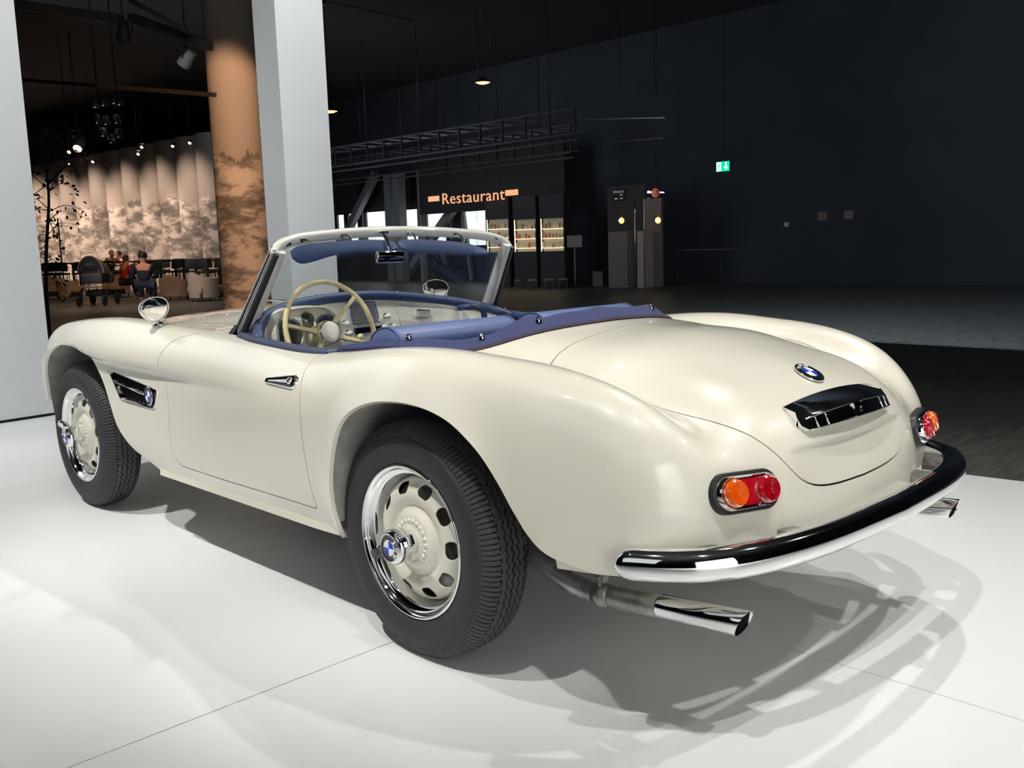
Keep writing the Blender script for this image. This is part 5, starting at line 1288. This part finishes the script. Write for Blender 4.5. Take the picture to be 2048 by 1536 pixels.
# ------------------------------------------------------------------ lattice gantries below the ceiling
M_TRUSS = mat('truss_steel', (.085, .088, .092), .4, .5)
def gantry(x, ya, yb, zt, zb, nb, lab, dz=.10):
    t = thing('lattice_gantry', lab, 'gantry', (x, (ya+yb)/2, zb)); X = lambda y, z, dx=0: (dx, y-(ya+yb)/2, z-zb)
    for z, dx in ((zt, 0), (zt-dz, .35), (zb, 0), (zb+.06, .35), (zb-.14, .1)): beam('chord', X(ya, z, dx), X(yb, z, dx), .045, M_TRUSS, t)
    for i in range(nb+1):
        y = ya+(yb-ya)*i/nb; beam('upright', X(y, zb), X(y, zt), .05, M_METAL, t, (0, 1, 0))
        if i < nb:
            y2 = ya+(yb-ya)*(i+1)/nb; beam('top_lattice', X(y, zt), X(y2, zt-dz, .35), .03, M_TRUSS, t, (0, 0, 1)); beam('bottom_lattice', X(y, zb+.06, .35), X(y2, zb), .025, M_TRUSS, t, (0, 0, 1))
    for i in range(0, nb+1, 3): y = ya+(yb-ya)*i/nb; V, F = sweep([X(y, zt), X(y, 7.2)], .012, 6); part('hanger', V, F, M_METAL, t)
    return t
u, v = (15.00, 24.17, 4.35), (15.00, 13.37, 4.22); lo_ = (15.00, 23.68, 3.66)
gantry(15, u[1], v[1], (u[2]+v[2])/2, lo_[2]+.05, 13, 'long dark lattice gantry hanging in front of the restaurant windows')
u, v = (18.00, 28.43, 4.48), (18.00, 18.21, 4.32); gantry(18, u[1], v[1]-2, (u[2]+v[2])/2, (u[2]+v[2])/2-.75, 16, 'second lattice gantry hanging further back above the Restaurant lettering')
u, v = (1.81, 10.01, 4.09), (2.49, 6.32, 3.10); 
def bar_thing(p, q, w, lab): return lone(beam('ceiling_beam', p, q, w, mat('dim_beam', (.045, .04, .036), .6), None, (0, 0, 1)), lab, 'beam')
bar_thing((1.72, 10.09, 4.07), (2.31, 8.75, 3.75), .10, 'dim brown ceiling beam at the top left above the spotlights')
bar_thing((2.40, 8.66, 3.76), (2.47, 7.07, 3.21), .09, 'dim ceiling beam sloping towards the printed column')
bar_thing((2.19, 8.18, 3.82), (2.33, 7.24, 3.36), .04, 'thin slanting ceiling strut above the printed column')
bar_thing((3.81, 16.57, 4.33), (4.21, 10.33, 3.30), .06, 'long thin ceiling beam crossing the dark upper left')
bar_thing((4.87, 8.48, 4.26), (4.96, 6.87, 3.75), .014, 'thin pale ceiling cable right of the white pillar top')
bar_thing((9.11, 8.34, 3.07), (9.40, 6.62, 2.93), .016, 'faint ceiling bar above the food counter, higher one')
bar_thing((10.37, 8.47, 2.80), (10.17, 7.24, 2.74), .016, 'faint ceiling bar above the food counter, lower one')
# ------------------------------------------------------------------ pendant lamps and spotlight heads
M_WARMDISC = mat('warm_disc', (1, .7, .4), .5, emit=(1, .42, .13), estr=5)
for px, lab in (((10.38, 11.57, 4.20), 'flat pendant lamp glowing orange high above the windscreen'), ((8.25, 13.55, 3.75), 'flat pendant lamp half hidden behind the white pillar edge')):
    t = thing('pendant_lamp', lab, 'lamp', px)
    V, F = lathe([(.0001, .12), (.03, .11), (.115, .03), (.145, .0), (.140, -.004)], 24, Matrix.Rotation(-PI/2, 4, 'Y')); part('shade', V, F, M_METAL, t)
    V, F = lathe([(.138, .0), (.07, -.026), (.0001, -.032)], 24, Matrix.Rotation(-PI/2, 4, 'Y')); part('diffuser', V, F, M_WARMDISC, t)
    V, F = sweep([(0, 0, .12), (0, 0, 7.2-px[2])], .006, 6); part('cord', V, F, M_METAL, t)
M_HEAD = mat('spot_head', (.06, .06, .065), .35, .6); M_LENS = mat('spot_lens', (1, 1, 1), .3, emit=(1, .72, .42), estr=9); M_HEADPALE = mat('spot_head_pale', (.35, .36, .36), .4)
def spot_head(px, r, lab, tilt=.5, rz=0., lens=True, pale=False, group=None):
    t = thing('ceiling_spotlight', lab, 'spotlight', px, rz, group)
    A = Matrix.Rotation(tilt, 4, 'X') @ Matrix.Rotation(PI/2, 4, 'Y')
    V, F = lathe([(.0001, -r*1.6), (r*.7, -r*1.5), (r*.8, -r*.2), (r, r*.3), (r, r*1.2), (r*.9, r*1.2), (r*.8, r*.6)], 20, A); h = part('housing', V, F, M_HEADPALE if pale else M_HEAD, t, sharp=40)
    V, F = lathe([(r*.82, r*.7), (.0001, r*.75)], 16, A); part('lens', V, F, M_LENS if lens else M_DIAL, t)
    mb = MB(); mb.tube([(-r*1.15, 0, 0), (-r*1.15, 0, r*1.6), (r*1.15, 0, r*1.6), (r*1.15, 0, 0)], r*.12, 6); mb.build('yoke', M_HEAD, t)
    V, F = sweep([(0, 0, r*1.6), (0, 0, max(7.2-px[2], r*2))], r*.12, 6); part('drop_rod', V, F, M_METAL, t)
spot_head((6.04, 13.46, 5.27), .14, 'black spotlight with orange glints at the top of the printed column', .7, .9)
spot_head((2.10, 8.20, 3.49), .075, 'black spotlight hanging left of the printed column under a dim beam', .9, -.4, False)
spot_head((2.54, 7.71, 3.19), .070, 'small spotlight with a pale grey flank left of the printed column', .8, .5, False, True)
spot_head((3.74, 6.96, 3.86), .07, 'bright spotlight at the very top right corner of the white pillar', .2, .5)
spot_head((7.94, 25.21, 4.18), .13, 'warm glowing spotlight above the birch crown', .9, 2.37)
for k, px in enumerate(((9.64, 30.61, 4.19), (10.59, 31.13, 4.35), (11.38, 29.01, 4.67), (11.27, 29.07, 4.45), (11.64, 27.33, 4.56), (11.56, 26.00, 4.53), (7.74, 25.38, 4.04))):
    spot_head(px, .055, ['tiny glowing spotlight over the left panels of the mountain mural', 'tiny spotlight over the mural right of the birch leaves', 'upper one of two close tiny spotlights over the middle of the mural', 'lower one of two close tiny spotlights over the middle of the mural', 'tiny spotlight over the right half of the mural', 'tiny spotlight nearest the printed column over the mural', 'tiny pale spotlight among the upper birch twigs'][k], .95, 2.37)
# cluster of spotlights on two rods
c = (2.94, 10.81, 3.05); t = thing('lamp_cluster', 'cluster of small black spotlights hanging on two rods in the upper left', 'lamp', c)
for dx in (-.13, .12): V, F = sweep([(dx*.7, -dx*.7, .1), (dx*.7, -dx*.7, 7.2-c[2])], .012, 6); part('rod', V, F, M_HEAD, t)
for dx, dz in ((-.17, .10), (-.06, .12), (.08, .14), (.15, .12), (-.16, -.10), (-.05, -.12), (.09, -.11), (-.10, -.27), (.10, -.29), (0, -.36)):
    V, F = lathe([(.0001, .07), (.04, .06), (.05, -.02), (.052, -.05), (.04, -.05)], 12, Matrix.Translation((dx*.717, -dx*.697, dz)) @ Matrix.Rotation(-PI/2, 4, 'Y')); h = part('lamp_head', V, F, M_HEAD, t)
    V, F = lathe([(.016, -.047), (.0001, -.05)], 8, Matrix.Translation((dx*.717-.02, -dx*.697-.02, dz)) @ Matrix.Rotation(-PI/2, 4, 'Y') ); part('lamp_glint', V, F, M_LENS, h)
# ------------------------------------------------------------------ lounge: armchairs, pram, tables, stools, people, birch
M_BEIGE = mat('beige_upholstery', (.52, .37, .24), .8); M_BEIGE2 = mat('shaded_beige_upholstery', (.34, .24, .16), .8)  # second tone is the same beige with shade painted into it
def armchair(p, rz, lab, m, w=.82, h=.72):
    t = thing('tub_armchair', lab, 'armchair', (p[0], p[1], FZ), rz, None)
    V = []; F = []; n = 26
    for i in range(n):
        a = PI*(-.12+1.24*i/(n-1)); top = h-.16*abs(math.cos(a))**1.5*(1 if math.sin(a) < .9 else .6); ro, ri = w/2, w/2-.10
        c, s_ = math.cos(a), math.sin(a); V += [(ro*c, ro*s_*.92, .10), (ro*c*1.02, ro*s_*.95, top-.03), ((ro+ri)/2*c, (ro+ri)/2*s_*.93, top), (ri*c, ri*s_*.92, top-.03), (ri*c, ri*s_*.90, .30)]
    for i in range(n-1):
        for k in range(4): F.append((i*5+k, (i+1)*5+k, (i+1)*5+k+1, i*5+k+1))
    F += [tuple(range(5)), tuple((n-1)*5+k for k in range(5))[::-1]]
    part('back_shell', V, F, m, t, sharp=60)
    part('seat_cushion', *rbox((w-.20, w-.16, .20), .05, 3, TR((0, -.03, .31))), m, t)
    part('base', *rbox((w-.24, w-.26, .16), .02, 2, TR((0, .0, .16))), M_METAL, t)
    for x, y in ((-.25, -.25), (.25, -.25), (-.25, .25), (.25, .25)): V, F = sweep([(x, y, .12), (x*1.05, y*1.05, 0)], .018, 6); part('leg', V, F, M_METAL, t)
armchair((8.40, 30.09, -0.08), -.4, 'tan tub armchair cut off by the white panel wall', M_BEIGE)
armchair((8.61, 28.77, 0.01), .9, 'tan tub armchair with a slanting arm left of the pram', M_BEIGE)
armchair((10.05, 28.79, 0.01), -.9, 'tan tub armchair between the pram and the dark-jacketed person', M_BEIGE)
armchair((9.85, 24.19, 0.01), 2.3, 'beige tub armchair in painted shade seen from behind right of the dark-jacketed person', M_BEIGE2)
armchair((9.92, 22.44, 0.06), 1.6, 'large beige armchair in painted shade in front of the mural end', M_BEIGE2, .95, .80)
# pram
p = (7.64, 24.05, 0.55); t = thing('pram', 'grey and black pram with raised hood between tan armchairs', 'pram', (p[0], p[1], FZ), -.75)
M_PRAM = mat('pram_grey', (.10, .095, .09), .8); M_PRAMB = mat('pram_black', (.02, .02, .022), .7)
V = []; F = []; n = 18
for j, y in enumerate(np.linspace(-.30, .10, 7)):
    q = 1-(j/6)**2*.25
    for i in range(n): a = PI*i/(n-1); V.append((.29*math.cos(a), y, .78+.42*q*math.sin(a)))
for j in range(6):
    for i in range(n-1): F.append((j*n+i, j*n+i+1, (j+1)*n+i+1, (j+1)*n+i))
F.append(tuple(range(n))[::-1])
part('hood', V, F, M_PRAM, t)
V, F = sweep([(.295*math.cos(a), -.31, .78+.43*math.sin(a)) for a in np.linspace(0, PI, 20)], .016, 8); part('hood_rim', V, F, mat('pram_trim_tan', (.42, .30, .2), .6), t)
part('carrycot', *rbox((.50, .80, .26), .06, 3, TR((0, .05, .66))), M_PRAM, t); part('hood_window', *rbox((.34, .02, .14), .006, 2, TR((0, -.312, .92))), M_PRAMB, t); part('foot_bar', *rbox((.44, .05, .05), .02, 2, TR((0, -.36, .46))), MATS['pram_trim_tan'], t); part('basket', *rbox((.40, .5, .16), .03, 2, TR((0, .05, .30))), M_PRAMB, t)
for s in (-1, 1):
    V, F = sweep([(s*.30, -.38, .20), (s*.30, .0, .55), (s*.31, .42, 1.02)], .014, 8); part('frame_tube', V, F, M_METAL, t)
    for y, r in ((-.38, .13), (.38, .15)): V, F = lathe([(r-.03, -.02), (r, -.018), (r, .018), (r-.03, .02), (.03, .012), (.0001, .012)], 20, TR((s*.29, y, r))); part('wheel', V, F, M_PRAMB, t)
V, F = sweep([(-.31, .42, 1.02), (-.2, .50, 1.07), (.2, .50, 1.07), (.31, .42, 1.02)], .016, 8); part('handle', V, F, M_PRAMB, t)
t.scale = (1.15, 1.15, 1.08)
# bar tables and stools
M_TABLE = mat('table_black', (.018, .017, .017), .5); M_STOOL = mat('stool_black', (.022, .023, .026), .6)
def bar_table(p, L, rz, lab):
    t = thing('bar_table', lab, 'table', (p[0], p[1], FZ), rz)
    mb = MB(); mb.box((0, 0, 1.08), (L, .70, .05)); mb.build('table_top', M_TABLE, t, smooth=False)
    for x in (-L*.42, L*.42):
        for y in (-.25, .25): beam('leg', (x, y, 0), (x, y, 1.06), .06, M_TABLE, t)
RZ = -.7708
bar_table((9.69, 32.60, 0.40), 1.35, RZ, 'long black bar table under the birch at the left')
bar_table((11.69, 28.52, 0.33), 1.5, RZ-.5, 'long black bar table in front of the middle of the mural')
bar_table((11.54, 25.85, 0.35), 1.2, RZ-.5, 'black bar table at the right end of the mural')
def bar_stool(p, rz, lab=None):
    t = thing('bar_stool', 'black high bar stool standing at the bar tables of the lounge', 'stool', (p[0], p[1], FZ), rz, 'bar stools in the lounge')
    part('seat', *rbox((.40, .40, .06), .02, 2, TR((0, 0, .74))), M_STOOL, t); part('backrest', *rbox((.40, .04, .30), .015, 2, TR((0, .19, .98), -.12)), M_STOOL, t)
    for x in (-1, 1):
        for y in (-1, 1): V, F = sweep([(x*.15, y*.15, .72), (x*.21, y*.21, 0)], .014, 6); part('leg', V, F, M_METAL, t)
    for y in (-1, 1): V, F = sweep([(-.19, y*.19, .25), (.19, y*.19, .25)], .011, 6); part('footrest', V, F, M_METAL, t)
    return t
def dup(root, loc, rz):
    r = root.copy(); C.objects.link(r); r.location = loc; r.rotation_euler = (0, 0, rz)
    for ch in list(root.children):
        c = ch.copy(); C.objects.link(c); c.parent = r
    return r
sp_ = [(8.94, 31.64, 0.44), (9.35, 31.39, 0.43), (10.00, 33.99, 0.38), (9.78, 31.10, 0.41), (11.12, 34.01, 0.33), (11.03, 28.18, 0.36), (10.62, 26.89, 0.39), (11.20, 27.17, 0.36), (11.38, 26.57, 0.35), (10.66, 24.61, 0.40), (10.84, 24.15, 0.39), (11.53, 24.88, 0.36), (12.37, 26.87, 0.30), (12.71, 29.64, 0.27), (12.21, 30.12, 0.29)]
rs = random.Random(5); first = bar_stool(sp_[0], RZ+.2)
first['label'] = 'black bar stool nearest the white panel wall at the left bar table'
SL = ['second bar stool from the left in front of the left bar table', 'bar stool standing behind the left bar table', 'bar stool at the right front corner of the left bar table', 'bar stool off the right end of the left bar table behind the pram', 'bar stool just right of the black jacket, front row', 'second front bar stool right of the black jacket', 'third front bar stool right of the black jacket', 'fourth front bar stool right of the black jacket', 'bar stool at the front left of the right-hand bar table', 'bar stool at the front middle of the right-hand bar table', 'rightmost bar stool, nearest the printed column', 'bar stool at the back of the right-hand bar table', 'right one of two bar stools behind the middle bar table', 'left one of two bar stools behind the middle bar table']
for p, lb in zip(sp_[1:], SL): dup(first, (p[0], p[1], FZ), RZ+rs.choice([0, PI])+rs.uniform(-.5, .5))['label'] = lb
# people: body one skinned surface, clothes and hair as children
def skinned(name, joints, edges, m, parent, root=0, sub=2):
    me = bpy.data.meshes.new(name); me.from_pydata([j[0] for j in joints], edges, []); o = bpy.data.objects.new(name, me); link(o, parent)
    mod = o.modifiers.new('skin', 'SKIN'); 
    for i, (c, r) in enumerate(joints):
        sv = me.skin_vertices[0].data[i]; rr = r if isinstance(r, tuple) else (r, r); sv.radius = rr; sv.use_root = (i == root)
    mod.use_smooth_shade = True; sb = o.modifiers.new('sub', 'SUBSURF'); sb.levels = sub; sb.render_levels = sub
    me.materials.append(m); return o
M_SKIN = mat('skin', srgb(206, 140, 110), .6)
def person(p, rz, lab, top, trousers, hair, lean=.0, arm='lap', seat=.45, sleeve='short'):
    """seated figure facing local -Y"""
    t = thing('person', lab, 'person', (p[0], p[1], FZ), rz)
    ly = -lean; sh = seat+.52; P = {}
    P['pel'] = ((0, .02, seat+.08), (.15, .11)); P['wst'] = ((0, ly*.35, seat+.26), (.13, .095)); P['chs'] = ((0, ly*.75, seat+.42), (.155, .11)); P['nck'] = ((0, ly-.01, sh+.05), .052); P['hd0'] = ((0, ly-.03, sh+.15), (.072, .085)); P['hd1'] = ((0, ly-.03, sh+.25), (.075, .09)); P['hd2'] = ((0, ly-.02, sh+.31), (.05, .06)); P['nose'] = ((0, ly-.125, sh+.185), .016)
    for s, k in ((-1, 'l'), (1, 'r')):
        P['sh'+k] = ((s*.175, ly*.9, sh-.02), .06)
        if arm == 'lap': el, ha = (s*.25, ly*.9-.05, sh-.30), (s*.12, ly-.27, seat+.16)
        elif arm == 'table': el, ha = (s*.30, ly-.15, sh-.20), (s*.08, ly-.34, sh-.12)
        elif arm == 'rest': el, ha = (s*.28, ly*.9+.02, sh-.29), (s*.32, ly-.22, seat+.12)
        P['el'+k] = (el, .040); P['wr'+k] = (ha, .026); P['ha'+k] = ((ha[0]*.9, ha[1]-.07, ha[2]-.02), (.035, .018))
        P['fg'+k] = ((ha[0]*.8, ha[1]-.14, ha[2]-.04), (.028, .012)); P['th'+k] = ((ha[0]*.9-s*.045, ha[1]-.075, ha[2]+.01), .011)
        P['hp'+k] = ((s*.095, -.03, seat+.06), .085); P['kn'+k] = ((s*.13, -.45, seat+.06), .062); P['an'+k] = ((s*.13, -.42, .08), .040); P['ft'+k] = ((s*.13, -.58, .035), (.042, .028))
    E = [('pel', 'wst'), ('wst', 'chs'), ('chs', 'nck'), ('nck', 'hd0'), ('hd0', 'hd1'), ('hd1', 'hd2'), ('hd0', 'nose')]
    for k in 'lr': E += [('chs', 'sh'+k), ('sh'+k, 'el'+k), ('el'+k, 'wr'+k), ('wr'+k, 'ha'+k), ('ha'+k, 'fg'+k), ('ha'+k, 'th'+k), ('pel', 'hp'+k), ('hp'+k, 'kn'+k), ('kn'+k, 'an'+k), ('an'+k, 'ft'+k)]
    def sub(names, grow, name, m, cut=None):
        names = list(names); J = []; 
        for q in names:
            c, r = P[q]; r = r if isinstance(r, tuple) else (r, r); J.append((c, (r[0]*grow[0]+grow[1], r[1]*grow[0]+grow[1])))
        if cut:
            for a, b, f in cut:
                ca, cb = Vector(P[a][0]), Vector(P[b][0]); r = P[b][1]; r = r if isinstance(r, tuple) else (r, r); names.append(b+'_c'); J.append((tuple(ca.lerp(cb, f)), (r[0]*grow[0]+grow[1]+.008, r[1]*grow[0]+grow[1]+.008)))
        ed = [(names.index(a), names.index(b)) for a, b in E if a in names and b in names]
        if cut: ed += [(names.index(a), names.index(b+'_c')) for a, b, f in cut]
        return skinned(name, J, ed, m, t)
    sub(P.keys(), (1, 0), 'body', M_SKIN)
    cut = [('shl', 'ell', .75), ('shr', 'elr', .75)]; base = ['pel', 'wst', 'chs', 'shl', 'shr']
    if sleeve == 'long': base += ['ell', 'elr']; cut = [('ell', 'wrl', .92), ('elr', 'wrr', .92)]
    sub(base, (1.02, .014), 'jacket' if sleeve == 'long' else 'shirt', top, cut)
    sub(['pel', 'hpl', 'hpr', 'knl', 'knr'], (1.02, .012), 'trousers', trousers, [('knl', 'anl', .93), ('knr', 'anr', .93)])
    V = []; F = []; n = 16; hc = Vector((0, ly-.02, sh+.225))
    for i in range(9):
        a = PI*.62*i/8
        for k in range(n):
            b = 2*PI*k/n; y = math.sin(a)*math.sin(b); f = 1.0 if y > -.35 or i < 5 else .55; V.append(hc+Vector((.088*math.sin(a)*math.cos(b)*1.02, .108*y*f, .115*math.cos(a))))
    for i in range(8):
        for k in range(n): F.append((i*n+k, i*n+(k+1) % n, (i+1)*n+(k+1) % n, (i+1)*n+k))
    part('hair', V, F, hair, t)
    for s in (-1, 1):
        V, F = lathe([(.0001, -.008), (.010, -.002), (.0001, .006)], 8, TR((s*.032, ly-.108, sh+.225), 0, 0, -PI/2)); part('eye', V, F, M_DIAL, t)
    V, F = sweep([(-.025, ly-.112, sh+.145), (0, ly-.118, sh+.142), (.025, ly-.112, sh+.145)], .006, 6); part('mouth', V, F, mat('lips', (.35, .10, .09), .6), t)
    return t
H_BROWN = mat('hair_brown', (.07, .035, .02), .6); H_BLACK = mat('hair_black', (.008, .007, .007), .5); H_BLOND = mat('hair_blond', (.30, .17, .08), .6)
M_REDSH = mat('red_shirt', (.42, .03, .035), .8); M_NAVYJ = mat('black_jacket', (.010, .012, .018), .8); M_JEANS = mat('dark_jeans', (.02, .024, .04), .8)
person((9.63, 27.02, 0.43), RZ+2.6, 'person in a red short-sleeved shirt with brown hair seated in a tan armchair', M_REDSH, M_JEANS, H_BROWN, .06, 'rest')
o = person((8.59, 23.25, 0.50), RZ+PI+.25, 'broad person in a black jacket seated with back turned to the car', M_NAVYJ, M_JEANS, H_BLACK, .04, 'lap', .45, 'long'); o.scale = (1.30, 1.15, 1.06)
person((11.41, 32.60, 0.32), RZ+.9, 'blond person in a dark top leaning on a bar table beside a black-haired one', mat('maroon_top', (.10, .03, .03), .8), M_JEANS, H_BLOND, .16, 'table', .66)
person((12.24, 33.19, 0.28), RZ-.9, 'black-haired person in a pale tan top leaning forward at a bar table', mat('tan_top', (.62, .38, .25), .8), M_JEANS, H_BLACK, .20, 'table', .62, 'long')
person((12.24, 31.79, 0.28), RZ-.2, 'person in a pale grey top at the far bar table behind the black jacket', mat('grey_top', (.38, .34, .31), .8), M_JEANS, H_BROWN, .05, 'table', .62, 'long')
bar_table((11.11, 30.65, 0.34), 1.5, RZ, 'black bar table at which three people sit before the mural')
# small birch in front of the mural, sparse leaves coloured dark as if backlit
p = (2.58, 12.82, 0.85); t = thing('birch_tree', 'slender indoor birch with sparse leaves coloured dark as backlit beside the white panel wall', 'tree', (p[0], p[1], FZ))
rb = random.Random(11); M_BARK = mat('dark_bark', (.03, .022, .018), .8); M_LEAF = mat('backlit_leaf', (.030, .035, .018), .6)
E1 = Vector((.7173, -.6967, 0)); E2 = Vector((.6967, .7173, 0))
trunk = [Vector((0, 0, 0)), E1*.02+Vector((0, 0, .8)), E1*.10+Vector((0, 0, 1.5)), E1*.20+Vector((0, 0, 2.2)), E1*.18+Vector((0, 0, 3.0))]
V, F = sweep(spline(trunk, 20), [.035*(1-.6*i/19) for i in range(20)], 8); part('trunk', V, F, M_BARK, t)
LV_, LF_ = [], []
def leaf(c, d, s):
    d = d.normalized(); u = d.cross(Vector((rb.uniform(-1, 1), rb.uniform(-1, 1), rb.uniform(-1, 1)))).normalized(); w = d.cross(u); b = len(LV_)
    LV_.extend([c, c+d*s*.35+u*s*.30, c+d*s*.7+u*s*.22, c+d*s, c+d*s*.7-u*s*.22, c+d*s*.35-u*s*.30, c+d*s*.5+w*s*.06]); LF_.extend([(b, b+1, b+6), (b+1, b+2, b+6), (b+2, b+3, b+6), (b+3, b+4, b+6), (b+4, b+5, b+6), (b+5, b, b+6)])
for k in range(34):
    z = rb.uniform(1.0, 3.1); st = E1*np.interp(z, [0, .8, 1.5, 2.2, 3], [0, .02, .10, .20, .18])+Vector((0, 0, z)); r = rb.uniform(.25, .85)*(1 if z > 1.6 else .6)
    d = E1*rb.uniform(-.7, 1)+E2*rb.uniform(-.6, .6)+Vector((0, 0, rb.uniform(-.5, .7))); d.normalize()
    pts = [st, st+d*r*.5+Vector((0, 0, .05)), st+d*r+Vector((0, 0, -.10))]; pts = spline([tuple(q) for q in pts], 8); V, F = sweep(pts, [.008*(1-.7*i/7) for i in range(8)], 5); part('branch', V, F, M_BARK, t)
    for i in range(int(14 if z > 1.9 else 8)):
        q = Vector(pts[rb.randrange(2, 8)])+Vector((rb.gauss(0, .05), rb.gauss(0, .05), rb.gauss(0, .05))); leaf(q, Vector((rb.uniform(-1, 1), rb.uniform(-1, 1), rb.uniform(-1.2, .4))), rb.uniform(.05, .085))
o = part('foliage', LV_, LF_, M_LEAF, t, False); o['kind'] = 'stuff'
a = (8.69, 29.50, 1.17); V, F = sweep([(a[0], a[1], FZ), (a[0], a[1], 2.4)], .022, 6); lone(part('thin_pole', V, F, M_TABLE), 'thin black vertical pole in front of the second mural panel from the left', 'pole')
# warm lamps that light the mural and lounge
mv = (p0+p1)/2
